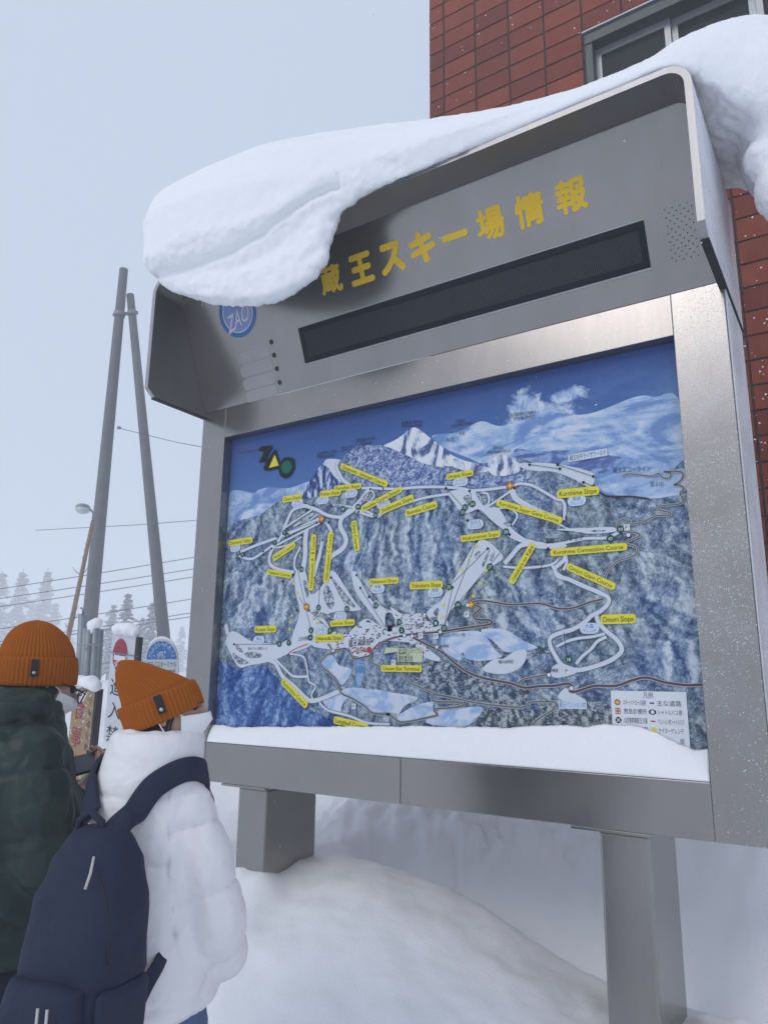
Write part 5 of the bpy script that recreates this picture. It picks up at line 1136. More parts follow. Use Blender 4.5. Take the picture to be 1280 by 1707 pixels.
# ---------------- navy backpack on that back
bp = thing('backpack', 'dark navy backpack worn on the back of the white jacket', 'backpack', WL, WROT)
BSH = Vector((0.062, 0.036, 0.026))
def shift(bm):
    for v in bm.verts: v.co = Vector((v.co.x * 0.76, v.co.y, v.co.z)) + BSH
bm = bmesh.new()
add_loft(bm, [(0.86, 0.0, -0.29, 0.11, 0.07, 2.6), (0.885, 0.0, -0.295, 0.145, 0.092, 2.8), (0.94, 0, -0.295, 0.158, 0.102, 2.8), (1.05, 0, -0.29, 0.158, 0.10, 2.8), (1.15, 0, -0.282, 0.148, 0.092, 2.7), (1.22, 0, -0.275, 0.122, 0.076, 2.5), (1.265, 0, -0.272, 0.082, 0.055, 2.3), (1.28, 0, -0.268, 0.05, 0.035, 2.1)], 40)
shift(bm); me = remesh(bm, 0.007, 4); displace(me, lambda c, n: 0.006 * fbm((c.x, c.y, c.z * 1.6), 8, 3) - 0.004 * math.exp(-((c.z - 1.02) / 0.008) ** 2))
bag = obj('bag', me, MAT['navy'], bp)
bm = bmesh.new(); add_loft(bm, [(0.865, 0.0, -0.385, 0.09, 0.03, 2.6), (0.88, 0.0, -0.39, 0.115, 0.045, 2.8), (0.95, 0, -0.393, 0.122, 0.05, 2.8), (1.0, 0, -0.388, 0.118, 0.042, 2.8), (1.015, 0, -0.384, 0.11, 0.034, 2.6)], 32)
shift(bm); me = remesh(bm, 0.007, 3); displace(me, lambda c, n: 0.004 * fbm(c, 11, 3)); obj('front_pocket', me, MAT['navy'], bp)
for sx in (-1, 1):
    bm = bmesh.new(); add_loft(bm, [(0.87, sx * 0.14, -0.30, 0.018, 0.05, 2.4), (0.90, sx * 0.147, -0.30, 0.022, 0.07, 2.6), (0.99, sx * 0.15, -0.30, 0.020, 0.075, 2.6), (1.0, sx * 0.149, -0.30, 0.014, 0.07, 2.4)], 24)
    shift(bm); obj('side_pocket', remesh(bm, 0.006, 3), MAT['navy'], bp)
bvh = BVHTree.FromPolygons([v.co.copy() for v in wj_me.vertices], [tuple(p.vertices) for p in wj_me.polygons])
def ribbon(name, pts, w, th, material, parent, hug=True, lift=0.006, seg=10):
    q = []; P = [Vector(p) for p in pts]
    for i in range(len(P) - 1):
        p0, p1, p2, p3 = P[max(i-1, 0)], P[i], P[i+1], P[min(i+2, len(P)-1)]
        for k in range(seg):
            t = k / seg; q.append(0.5 * ((2*p1) + (p2-p0)*t + (2*p0-5*p1+4*p2-p3)*t*t + (3*p1-p0-3*p2+p3)*t*t*t))
    q.append(P[-1]); N = []
    for i, p in enumerate(q):
        loc, nrm, _, dd = bvh.find_nearest(p)
        if hug and dd is not None and dd < 0.06: q[i] = loc + nrm * lift; N.append(nrm)
        else: N.append(nrm if nrm else Vector((0, 0, 1)))
    for _ in range(6):
        q = [q[0]] + [(q[i-1] + q[i] * 2 + q[i+1]) / 4 for i in range(1, len(q)-1)] + [q[-1]]
        N = [N[0]] + [(N[i-1] + N[i] * 2 + N[i+1]).normalized() for i in range(1, len(N)-1)] + [N[-1]]
    bm = bmesh.new(); rows = []
    for i, p in enumerate(q):
        d = (q[min(i+1, len(q)-1)] - q[max(i-1, 0)]).normalized(); n_ = (N[i] - d * N[i].dot(d)).normalized(); s_ = d.cross(n_)
        rows.append([bm.verts.new(p + s_ * a * w / 2 + n_ * b * th) for a, b in ((-1, 0), (-0.96, 0.7), (-0.8, 1), (0.8, 1), (0.96, 0.7), (1, 0))])
    for i in range(len(rows) - 1):
        for k in range(6): bm.faces.new((rows[i][k], rows[i][(k+1) % 6], rows[i+1][(k+1) % 6], rows[i+1][k]))
    bm.faces.new(rows[0][::-1]); bm.faces.new(rows[-1]); bmesh.ops.recalc_face_normals(bm, faces=bm.faces[:])
    return obj(name, mesh_of(bm), material, parent, smooth=True)
for sx in (1, -1):
    ribbon('shoulder_strap', [(sx * 0.045 + 0.046, -0.235, 1.282), (sx * 0.065 + 0.02, -0.195, 1.318), (sx * 0.095, -0.12, 1.375), (sx * 0.115, -0.02, 1.405), (sx * 0.100, 0.07, 1.37), (sx * 0.075, 0.14, 1.29), (sx * 0.055, 0.17, 1.17), (sx * 0.05, 0.17, 1.05)], 0.058, 0.012, MAT['navy'], bp)
    ribbon('lower_strap', [(sx * 0.10, 0.0, 1.08), (sx * 0.125, -0.06, 1.045), (sx * 0.150, -0.12, 1.015), (sx * 0.155, -0.165, 0.985), (sx * 0.14 + 0.02, -0.21, 0.95), (sx * 0.11 + 0.04, -0.25, 0.92)], 0.030, 0.006, MAT['navy'], bp, False)
tube('grab_handle', [(0.007, -0.25, 1.284), (0.012, -0.25, 1.318), (0.042, -0.252, 1.338), (0.072, -0.25, 1.318), (0.077, -0.245, 1.284)], 0.0085, MAT['navy'], bp, 8)
for (a, b) in (((0.05, -0.345, 1.238), (0.062, -0.375, 1.185)), ((0.06, -0.442, 0.995), (0.064, -0.45, 0.94)), ((0.04, -0.445, 0.995), (0.043, -0.452, 0.935))):
    a = Vector(a) + BSH; b = Vector(b) + BSH; m_ = (a + b) / 2 + Vector((0.006, -0.004, 0)); tube('zip_pull', [a, m_, b], 0.0028, MAT['cord'], bp, 6)
bm = bmesh.new()
for i in range(24):
    pass
tube('zip_line', [(0.062 + 0.108 * math.cos(a), -0.311 + 0.01 * math.sin(a), 1.072 + 0.19 * math.sin(a)) for a in [math.pi * i / 20 for i in range(21)]], 0.0032, MAT['phone_body'], bp, 6)
bm.free()

# ---------------- man in the dark green jacket
ML = Vector((0.988, -1.682, 0.02)); MROT = rad(-12)
man = thing('person', 'person in dark green jacket and round orange beanie looking down at a phone', 'person', ML, MROT)
HR2 = Matrix.Rotation(rad(-8), 3, 'Z') @ Matrix.Rotation(rad(-24), 3, 'X')
hc2 = Vector((0.0, 0.070, 1.612))
def HP2(x, y, z): return hc2 + HR2 @ Vector((x * 1.04, y * 1.04, z * 1.04))
bm = bmesh.new(); head_prims(bm, hc2, HR2, 1.02, 0.93)
add_chain(bm, [(0, -0.03, 1.40), (0, 0.0, 1.50), (0, 0.05, 1.58)], [0.085, 0.062, 0.062])
add_loft(bm, [(0.85, 0, 0, 0.155, 0.11), (0.95, 0, 0, 0.165, 0.115), (1.1, 0, 0, 0.15, 0.11), (1.3, 0, 0, 0.18, 0.12), (1.43, 0, -0.015, 0.18, 0.095), (1.49, 0, -0.02, 0.09, 0.07)], 24)
RW = Vector((0.082, 0.150, 1.292)); LW = Vector((-0.03, 0.235, 1.285))
add_chain(bm, [(0.185, -0.01, 1.43), (0.225, 0.03, 1.17), tuple(RW)], [0.058, 0.048, 0.032])
add_chain(bm, [(-0.185, -0.01, 1.43), (-0.24, 0.02, 1.175), tuple(LW)], [0.058, 0.048, 0.032])
for sx in (-1, 1): add_chain(bm, [(sx * 0.09, 0, 0.9), (sx * 0.1, 0.01, 0.5), (sx * 0.1, -0.01, 0.1)], [0.09, 0.062, 0.046])
hand(bm, RW + Vector((-0.006, 0.012, 0.01)), (-0.35, 0.72, 0.55), (-0.25, -0.5, 0.8), 1, 0.95, 1.0)
hand(bm, LW + Vector((0.01, 0.0, 0.006)), (0.75, 0.25, 0.5), (0.2, -0.4, 0.8), -1, 0.9, 1.0)
HATR2 = HR2 @ Matrix.Rotation(rad(24), 3, 'X'); HATC2 = hc2 + HR2 @ Vector((0, -0.020, -0.026))
me = remesh(bm, 0.005, 2); clamp_to_hat(me, HATR2, HATC2, 0.089, 0.102, 0.12); obj('body', me, MAT['skin'], man)
def mj(bm):
    add_loft(bm, [(0.93, 0, 0, 0.215, 0.165, 2.3), (0.96, 0, 0, 0.235, 0.18, 2.3), (1.1, 0, 0.0, 0.24, 0.185, 2.3), (1.28, 0, -0.005, 0.25, 0.185, 2.3), (1.40, 0, -0.015, 0.235, 0.165, 2.3), (1.46, 0, -0.02, 0.20, 0.14, 2.1), (1.50, 0, -0.01, 0.145, 0.13), (1.54, 0, 0.0, 0.11, 0.12), (1.58, 0, 0.02, 0.094, 0.105), (1.60, 0, 0.025, 0.085, 0.095)], 36)
    add_chain(bm, [(0.18, -0.01, 1.425), (0.222, 0.005, 1.30), (0.236, 0.035, 1.165), (0.170, 0.09, 1.215), (0.088, 0.146, 1.285)], [0.08, 0.088, 0.082, 0.070, 0.050])
    add_chain(bm, [(-0.18, -0.01, 1.425), (-0.24, -0.005, 1.30), (-0.245, 0.02, 1.185), (-0.04, 0.22, 1.275)], [0.08, 0.088, 0.080, 0.052])
    # folded hood lying on the shoulders
    for i in range(13):
        a = rad(165 + 210 * i / 12); r = 0.125
        if i: add_capsule(bm, pa, (r * math.cos(a), -0.02 + r * 1.05 * math.sin(a), 1.535 + 0.02 * math.sin(a + 0.4)), 0.045, 0.045)
        pa = (r * math.cos(a), -0.02 + r * 1.05 * math.sin(a), 1.535 + 0.02 * math.sin(a + 0.4))
    add_sphere(bm, (0, -0.15, 1.46), (0.11, 0.06, 0.075), 2)
ma = [(0.18, -0.01, 1.50), (0.222, 0.005, 1.30), (0.236, 0.035, 1.165), (0.170, 0.09, 1.215), (0.088, 0.146, 1.285)]
mb = [(-0.18, -0.01, 1.50), (-0.24, -0.005, 1.30), (-0.245, 0.02, 1.185), (-0.04, 0.22, 1.275)]
mj_me = puffer(mj, 0.0075, [(puff([(0, 0, 0.9), (0, 0, 1.62)], 0.17, 0.014, 0.1), 0.175), (puff(ma, 0.15, 0.014, 0.2), 0.08), (puff(mb, 0.15, 0.014, 0.2), 0.08)], 9, 0.011, 6.0)
obj('jacket', mj_me, MAT['green_jacket'], man)
bm = bmesh.new(); add_loft(bm, [(0.84, 0, 0, 0.15, 0.12), (0.95, 0, 0, 0.175, 0.135), (1.02, 0, 0, 0.165, 0.125)], 24)
for sx in (-1, 1): add_chain(bm, [(sx * 0.095, 0, 0.9), (sx * 0.105, 0.01, 0.5), (sx * 0.105, -0.01, 0.14)], [0.108, 0.082, 0.074])
me = remesh(bm, 0.009, 3); displace(me, lambda c, n: 0.006 * fbm((c.x, c.y, c.z * 2), 9, 3)); obj('trousers', me, MAT['navy_trousers'], man)
for sx in (-1, 1):
    bm = bmesh.new(); shoe(bm, sx * 0.105, 0.0); obj('boot', remesh(bm, 0.009, 3), MAT['boot'], man)
beanie('beanie', HATR2, HATC2, 0.089, 0.102, 0.080, (0, -0.010, 0.186), (1.85, 0.70), 58, man, -12, 0.0)
bm = bmesh.new(); add_sphere(bm, HP2(0, -0.035, -0.02), (0.070, 0.058, 0.065), 2, HR2); obj('hair', mesh_of(bm), MAT['hair'], man, smooth=True)
for sx in (-1, 1):
    bm = bmesh.new(); add_sphere(bm, HP2(sx * 0.031, 0.071, 0.004), 0.0125, 2); obj('eye', mesh_of(bm), MAT['eye'], man, smooth=True)
mask(man, HP2)
# spectacles
bm = bmesh.new()
for sx in (-1, 1):
    ring = [HP2(sx * 0.034 + 0.026 * math.cos(2*math.pi*i/20), 0.110 - 0.008 * abs(math.cos(2*math.pi*i/20)), -0.002 + 0.019 * math.sin(2*math.pi*i/20)) for i in range(21)]
    add_tube(bm, ring, 0.0022, 6, False); add_tube(bm, [HP2(sx * 0.060, 0.104, 0.004), HP2(sx * 0.078, 0.085, 0.005), HP2(sx * 0.080, -0.01, 0.002)], 0.002, 6)
add_tube(bm, [HP2(-0.009, 0.110, 0.002), HP2(0, 0.112, 0.005), HP2(0.009, 0.110, 0.002)], 0.0018, 6)
gl = obj('spectacles', mesh_of(bm), MAT['phone_body'], man)
for sx in (-1, 1):
    obj('lens', pydata([HP2(sx * 0.034 + 0.025 * math.cos(2*math.pi*i/20), 0.108, -0.002 + 0.018 * math.sin(2*math.pi*i/20)) for i in range(20)], [tuple(range(20))]), MAT['lens'], gl)
# phone in the right hand
ph = thing('phone', 'dark smartphone held flat in the hand of the person in green', 'phone', ML, MROT)
pc = RW + Vector((-0.032, 0.050, 0.086)); pf = Vector((0.10, 0.97, 0.20)).normalized(); pn = Vector((0.42, -0.80, 0.62)); pn = (pn - pf * pn.dot(pf)).normalized(); pr = pf.cross(pn)
PR = Matrix((pr, pf, pn)).transposed()
bm = bmesh.new(); add_box(bm, (-0.037, -0.077, -0.0045), (0.037, 0.077, 0.0040), 0.0035)
for v in bm.verts: v.co = pc + PR @ v.co
obj('body', mesh_of(bm), MAT['phone_body'], ph)
bm = bmesh.new(); add_box(bm, (-0.0345, -0.0735, 0.0040), (0.0345, 0.0735, 0.0048))
for v in bm.verts: v.co = pc + PR @ v.co
obj('screen', mesh_of(bm), MAT['phone_glass'], ph)
# ------------------------------------------------------------------ roadside things on the left
def V(x, y, z): return Vector((x, y, z))
MAT['pole'] = plain('weathered_pole_concrete', (0.16, 0.165, 0.17), 0.9, var=0.25, scale=5, bump=0.35)
MAT['galv'] = plain('galvanised_steel', (0.24, 0.27, 0.29), 0.45, 0.5, var=0.18, scale=12)
MAT['rust'] = plain('rusty_paint', (0.26, 0.185, 0.13), 0.85, var=0.5, scale=10, bump=0.3)
MAT['cable'] = plain('cable', (0.06, 0.06, 0.065), 0.7); MAT['sign_black'] = plain('black_post', (0.014, 0.014, 0.017), 0.5)
MAT['sign_white'] = plain('white_sign_paint', (0.60, 0.63, 0.68), 0.5, var=0.06)
def snowy(name, c, amount=0.5, scale=38):
    k = NT(name); v = k.coord(); n = k.noise(v, scale, 5, 0.65); c2 = k.mix(k.noise(v, 12, 4), tuple(x * 0.85 for x in c), c)
    k.set(color=k.mix(k.ramp(n, [(0.62 - amount * 0.25, 0), (0.66 - amount * 0.25, 1)]), c2, (0.74, 0.77, 0.82)), rough=0.7); return k.m
MAT['red_sign'] = snowy('snow_spattered_red', (0.36, 0.035, 0.07), 0.35, 60); MAT['red_clean'] = plain('sign_red', (0.34, 0.03, 0.06), 0.5, var=0.1)
MAT['blue_sign'] = snowy('snow_spattered_blue', (0.03, 0.20, 0.52), 0.16, 50)
def thing_at(root, loc):
    root.location = loc
    for ch in root.children: ch.location = Vector(ch.location) - Vector(loc)
# leaning pair of utility poles
tp = thing('utility_poles', 'tall pair of grey utility poles leaning together and clamped near the top', 'utility pole')
P1t, P1b = V(-8.893, 5.502, 9.742), V(-10.653, 6.755, 1.673); P2t, P2b = V(-8.923, 5.729, 9.279), V(-8.738, 7.237, 1.807)
for a, b, r0, r1 in ((P1t, P1b, 0.085, 0.175), (P2t, P2b, 0.075, 0.14)):
    d = (b - a); b2 = a + d * ((a.z - 0.5) / (a.z - b.z))
    tube('pole', [a + (b2 - a) * t for t in (0, 0.002, 0.3, 0.6, 1)], [r0 * 0.8, r0, r0 + (r1 - r0) * 0.3, r0 + (r1 - r0) * 0.6, r1], MAT['pole'], tp, 20)
k1 = P1t + (P1b - P1t) * ((523 - 447) / (1120 - 447)); k2 = P2t + (P2b - P2t) * ((523 - 490) / (1110 - 490))
dd = (k2 - k1).normalized(); 
tube('clamp', [k1 - dd * 0.13, k2 + dd * 0.12], 0.035, MAT['galv'], tp, 8)
for kk, r in ((k1, 0.115), (k2, 0.095)):
    tube('band', [kk + Vector((0, 0, -0.05)), kk + Vector((0, 0, 0.05))], r, MAT['galv'], tp, 18)
ins = V(-9.397, 6.082, 6.571); tube('insulator', [ins, ins + Vector((0.05, 0.033, 0.0))], [0.04, 0.025], MAT['galv'], tp, 8)
thing_at(tp, (P1b.x, P1b.y, 0.5))
# wires
wires = [(V(-15.674, 7.544, 3.847), V(-10.431, 12.972, 5.519), 'uppermost of the six parallel wires'), (V(-15.702, 7.591, 3.604), V(-10.470, 13.041, 5.166), 'second of the parallel wires from the top'), (V(-15.725, 7.630, 3.399), V(-10.495, 13.083, 4.948), 'third of the parallel wires from the top'), (V(-15.788, 7.739, 2.838), V(-10.563, 13.200, 4.345), 'fourth of the parallel wires from the top'), (V(-15.824, 7.801, 2.519), V(-10.609, 13.278, 3.942), 'fifth of the parallel wires from the top'), (V(-15.833, 7.816, 2.443), V(-10.622, 13.300, 3.825), 'lowest of the six parallel wires')]
for (a, b, ph_) in wires:
    p, q = a, b; e = q - p; p2 = p - e * 0.6; q2 = q + e * 0.4
    pts = [p2 + (q2 - p2) * (i / 16) + Vector((0, 0, -0.12 * (1 - ((i - 8) / 8) ** 2))) for i in range(17)]
    tag(tube('power_line', pts, 0.0095, MAT['cable'], None, 6), 'thin dark wire crossing the sky, ' + ph_, 'wire', 'wires crossing behind the poles')
p, q = V(-9.368, 6.104, 6.560), V(-5.096, 5.540, 5.148); tag(tube('stay_wire', [p, (p + q) / 2 - Vector((0, 0, 0.04)), q], 0.006, MAT['cable'], None, 6), 'thin wire running right from halfway up the leaning pole pair', 'wire')
p, q = V(-12.119, 6.207, 4.716), V(-7.260, 7.885, 4.824); tag(tube('stay_wire', [p, (p + q) / 2 - Vector((0, 0, 0.03)), q], 0.006, MAT['cable'], None, 6), 'thin wire beside the street lamp, above the six parallel wires', 'wire')
# street lamp on a leaning rusty pole
sl = thing('street_lamp', 'small street lamp on a thin leaning rusty pole wrapped with twigs', 'street lamp')
b0, b1 = V(-9.001, 5.116, 1.770), V(-8.258, 4.928, 4.288)
tube('pole', [b0 - (b1 - b0) * 0.3, b0 + (b1 - b0) * 0.4, b1], [0.05, 0.042, 0.032], MAT['rust'], sl, 12)
tube('arm', [b1, V(-8.235, 4.910, 4.412), V(-8.268, 4.871, 4.474), V(-8.310, 4.837, 4.500)], [0.022, 0.02, 0.02, 0.02], MAT['galv'], sl, 8)
hc_ = V(-8.386, 4.789, 4.493)
bm = bmesh.new(); rows = [(0.03, 0.09), (0.085, 0.075), (0.12, 0.045), (0.125, 0.005), (0.13, -0.02), (0.105, -0.06), (0.06, -0.085), (0.005, -0.095)]
for i in range(len(rows) - 1): add_tube(bm, [hc_ + Vector((0, 0, rows[i][1])), hc_ + Vector((0, 0, rows[i+1][1]))], [rows[i][0], rows[i+1][0]], 16, False, 0 if i < 3 else 1)
MAT['lampglass'] = plain('frosted_lamp_glass', (0.55, 0.58, 0.6), 0.3)
obj('lamp_head', mesh_of(bm), [MAT['galv'], MAT['lampglass']], sl)
rt = random.Random(5)
for i in range(14):
    t = rt.uniform(0.15, 0.92); p = b0 + (b1 - b0) * t; d = Vector((rt.uniform(-1, 1), rt.uniform(-1, 1), rt.uniform(-0.4, 0.8))) * 0.13
    tube('twig', [p, p + d * 0.5, p + d + Vector((0, 0, 0.05))], [0.012, 0.008, 0.003], MAT['rust'], sl, 5)
thing_at(sl, (b0.x, b0.y, 0.9))
# cluster of galvanised pipes
pb = thing('pipe_cluster', 'upright bundle of grey steel pipes with a band and snow on top', 'pipes')
for t_, b_, r in ((V(-5.730, 3.163, 2.417), V(-6.000, 3.446, 0.700), 0.060), (V(-5.323, 2.997, 2.199), V(-5.571, 3.236, 0.700), 0.050), (V(-5.252, 3.043, 2.200), V(-5.501, 3.283, 0.700), 0.050), (V(-5.382, 3.200, 2.212), V(-5.632, 3.441, 0.700), 0.045), (V(-5.627, 3.155, 2.239), V(-5.880, 3.402, 0.700), 0.040)):
    tube('pipe', [t_, b_], r, MAT['galv'], pb, 14)
tube('band', [V(-5.405, 2.912, 2.000), V(-5.320, 2.930, 2.003), V(-5.115, 3.062, 2.010)], 0.013, MAT['galv'], pb, 6)
tube('top_hook', [V(-5.730, 3.163, 2.417), V(-5.723, 3.151, 2.480), V(-5.748, 3.129, 2.503)], 0.014, MAT['galv'], pb, 6)
bm = bmesh.new(); add_sphere(bm, V(-5.310, 3.052, 2.256), (0.11, 0.09, 0.07), 3); add_sphere(bm, V(-5.308, 3.029, 2.208), (0.07, 0.07, 0.09), 2); add_sphere(bm, V(-5.272, 3.064, 2.301), (0.07, 0.07, 0.05), 2)
me = remesh(bm, 0.012, 3); displace(me, lambda c, n: 0.008 * fbm(c, 12, 3)); sn = obj('resting_snow', me, MAT['snow']); tag(sn, 'rounded lump of snow on top of the steel pipe bundle', 'snow')
pl = V(-5.435, 3.188, 1.216); thing_at(pb, (pl.x, pl.y, 0.7))

# upright signboards: local x right, z up; placed facing the camera, tilted
def frame_of(tl, tr, bl):
    ex = (tr - tl).normalized(); ez = (tl - bl); ez = (ez - ex * ez.dot(ex)).normalized(); ey = ez.cross(ex); return Matrix((ex, ey, ez)).transposed()
def local_box(bm, lo, hi, R, o, bevel=0.0, mat=0):
    t = bmesh.new(); add_box(t, lo, hi, bevel)
    for v in t.verts: v.co = o + R @ v.co
    merge(bm, t, mat)
def local_text(bm, s, x, z, h, w, R, o, y=-0.0, src=None, mat=0, rot=0.0):
    v, f, a, b, c, d = (src or TXT)[s]; sx = w / (b - a); sy = h / (d - c); ca, sa = math.cos(rot), math.sin(rot)
    vs = []
    for p in v:
        u, q = (p[0] - (a+b)/2) * sx, (p[1] - (c+d)/2) * sy
        vs.append(bm.verts.new(o + R @ Vector((x + u * ca - q * sa, y, z + u * sa + q * ca))))
    for t in f:
        try: bm.faces.new([vs[i] for i in t]).material_index = mat
        except ValueError: pass
def lump(name, c, r, R, label):
    bm = bmesh.new()
    for cc, rr in zip(c, r): add_sphere(bm, cc, rr, 3, R)
    me = remesh(bm, 0.011, 4); displace(me, lambda q, n: 0.007 * fbm(q, 11, 3)); return tag(obj(name, me, MAT['snow']), label, 'snow', 'snow lumps on the roadside signs')
# no-entry sign
tl, tr_, bl = V(-2.453, 1.193, 1.999), V(-2.199, 1.246, 1.966), V(-2.754, 1.317, 0.800)
R = frame_of(tl, tr_, bl); W_ = (tr_ - tl).length; H_ = 1.32
ne = thing('no_entry_sign', 'tall white no-entry board with red disc and vertical black lettering', 'sign')
bm = bmesh.new(); local_box(bm, (0, 0, -H_), (W_, 0.035, 0), R, tl, 0.006); obj('board', mesh_of(bm), MAT['sign_white'], ne)
bm = bmesh.new(); local_box(bm, (W_ + 0.004, -0.012, -H_ - 0.1), (W_ + 0.036, 0.045, -0.012), R, tl, 0.004); obj('edge_post', mesh_of(bm), MAT['sign_black'], ne)
cxs, czs, rr = W_ * 0.40, -0.185, 0.098
bm = bmesh.new(); n = 40
vs = [bm.verts.new(tl + R @ Vector((cxs + rr * 0.82 * math.cos(2*math.pi*i/n), -0.002, czs + rr * 1.45 * math.sin(2*math.pi*i/n)))) for i in range(n)]; bm.faces.new(vs)
obj('red_disc', mesh_of(bm), MAT['red_sign'], ne)
bm = bmesh.new(); vs = [bm.verts.new(tl + R @ Vector((cxs + rr * 0.82 * math.cos(a), -0.0035, czs + rr * 1.45 * math.sin(a)))) for a in [rad(8) + rad(164) * i / 20 for i in range(21)]]; bm.faces.new(vs); obj('red_disc', mesh_of(bm), MAT['red_clean'], ne)
bm = bmesh.new(); local_box(bm, (cxs - 0.058, -0.006, czs - 0.045), (cxs + 0.062, -0.0045, czs - 0.002), R, tl); obj('white_bar', mesh_of(bm), MAT['white_print'], ne)
bm = bmesh.new(); local_box(bm, (-0.03, -0.012, czs + 0.012), (W_ + 0.04, -0.006, czs + 0.019), R, tl); obj('band', mesh_of(bm), MAT['galv'], ne)
for ch, z_ in zip('進入禁止', (-0.46, -0.66, -0.86, -1.06)):
    bm = bmesh.new(); local_text(bm, ch, W_ * 0.36, z_, 0.14, 0.13, R, tl, -0.003, BOLD); obj('character', mesh_of(bm), MAT['sign_black'], ne)
thing_at(ne, tuple(tl + R @ Vector((W_ / 2, 0.02, -H_))))
lump('resting_snow', [tl + R @ Vector((W_ * 0.30, 0.01, 0.035)), tl + R @ Vector((W_ * 0.62, 0.01, 0.04)), tl + R @ Vector((W_ * 0.9, 0.01, 0.03))], [(0.085, 0.06, 0.055), (0.1, 0.06, 0.06), (0.05, 0.05, 0.05)], R, 'pillow of snow on top of the white no-entry board')
# snow-plastered brown board
tl, tr_, bl = V(-1.822, 0.433, 1.575), V(-1.606, 0.460, 1.545), V(-1.964, 0.479, 1.058)
R = frame_of(tl, tr_, bl); W_ = (tr_ - tl).length; H_ = 0.74
bb = thing('brown_signboard', 'leaning tan signboard with red characters, plastered with snow', 'sign')
MAT['tan'] = snowy('snow_spattered_tan', (0.36, 0.235, 0.13), 0.10, 45); MAT['red_ink'] = snowy('snow_spattered_crimson', (0.30, 0.025, 0.06), 0.12, 90); MAT['dark_ink'] = snowy('snow_spattered_dark_green', (0.04, 0.065, 0.055), 0.14, 90)
bm = bmesh.new(); local_box(bm, (0, 0, -H_), (W_, 0.03, 0), R, tl, 0.005); obj('board', mesh_of(bm), MAT['tan'], bb)
bm = bmesh.new(); local_box(bm, (W_ + 0.002, -0.006, -H_ - 0.3), (W_ + 0.026, 0.05, -0.006), R, tl, 0.003); obj('edge_post', mesh_of(bm), MAT['sign_black'], bb)
bm = bmesh.new(); local_box(bm, (0.004, -0.004, -0.012), (W_ - 0.004, -0.001, 0.0), R, tl); obj('edge_strip', mesh_of(bm), MAT['sign_black'], bb)
for ch, z_, x_ in (('食', -0.17, 0.43), ('事', -0.36, 0.40), ('処', -0.55, 0.42)):
    bm = bmesh.new(); local_text(bm, ch, W_ * x_ - 0.01, z_, 0.145, 0.105, R, tl, -0.003, BOLD); obj('character', mesh_of(bm), MAT['red_ink'], bb)
for i, ch in enumerate('元祖成吉思汗'):
    bm = bmesh.new(); local_text(bm, ch, W_ * 0.84, -0.09 - 0.082 * i, 0.05, 0.036, R, tl, -0.003, BOLD); obj('character', mesh_of(bm), MAT['dark_ink'], bb)
thing_at(bb, tuple(tl + R @ Vector((W_ / 2, 0.02, -H_))))
lump('resting_snow', [tl + R @ Vector((W_ * 0.25, 0.0, 0.025)), tl + R @ Vector((W_ * 0.7, 0.0, 0.035)), tl + R @ Vector((W_ * 0.98, 0.0, 0.02))], [(0.06, 0.06, 0.045), (0.08, 0.06, 0.05), (0.045, 0.05, 0.045)], R, 'pillow of snow on top of the tan signboard')
# bus stop sign: round-topped plate
c0 = V(-1.515, 0.953, 1.757); R = frame_of(V(-1.619, 0.886, 1.751), V(-1.411, 1.020, 1.758), V(-1.657, 0.932, 1.487)); hw = 0.124
bs = thing('bus_stop_sign', 'round-topped blue and white bus stop sign behind the pointed beanie', 'sign')
def bus_outline(hw, dz=0.0):
    top = [(hw * math.cos(a), 0.008 + hw * 1.22 * math.sin(a)) for a in [math.pi * i / 28 for i in range(29)]]
    bot = [(-hw, -0.14), (-hw, -0.30), (hw, -0.30), (hw, -0.14)]
    return top + bot
def local_plate(bm, pts, y0, y1, R, o, mat=0):
    a = [bm.verts.new(o + R @ Vector((x, y0, z))) for x, z in pts]; b = [bm.verts.new(o + R @ Vector((x, y1, z))) for x, z in pts]
    bm.faces.new(a).material_index = mat; bm.faces.new(b[::-1]).material_index = mat
    for i in range(len(pts)): bm.faces.new((a[i], b[i], b[(i+1) % len(pts)], a[(i+1) % len(pts)])).material_index = mat
bm = bmesh.new(); local_plate(bm, bus_outline(hw), 0, 0.02, R, c0); bmesh.ops.recalc_face_normals(bm, faces=bm.faces[:]); obj('plate', mesh_of(bm), MAT['sign_white'], bs)
bm = bmesh.new(); h2 = hw - 0.009; pts = [(h2 * math.cos(a), 0.004 + h2 * 1.22 * math.sin(a)) for a in [math.pi * i / 28 for i in range(29)]]
bm.faces.new([bm.verts.new(c0 + R @ Vector((x, -0.002, z))) for x, z in pts]); obj('blue_field', mesh_of(bm), MAT['blue_sign'], bs)
for i, ch in enumerate('ゲレンデシャトルバス'):
    a = rad(168 - 156 * i / 9); bm = bmesh.new(); local_text(bm, ch, 0.088 * math.cos(a), 0.010 + 0.088 * 1.22 * math.sin(a), 0.026, 0.024, R, c0, -0.004, None, 0, a - math.pi / 2); obj('character', mesh_of(bm), MAT['white_print'], bs)
bm = bmesh.new(); local_text(bm, 'BUS STOP', 0.0, 0.022, 0.013, 0.062, R, c0, -0.004); obj('lettering', mesh_of(bm), MAT['white_print'], bs)
bm = bmesh.new()
for lo, hi in (((-0.013, -0.0045, 0.036), (0.013, -0.0035, 0.041)), ((-0.013, -0.0045, 0.044), (-0.009, -0.0035, 0.052)), ((0.009, -0.0045, 0.044), (0.013, -0.0035, 0.052)), ((-0.013, -0.0045, 0.055), (0.013, -0.0035, 0.062))): local_box(bm, lo, hi, R, c0)
obj('bus_symbol', mesh_of(bm), MAT['white_print'], bs)
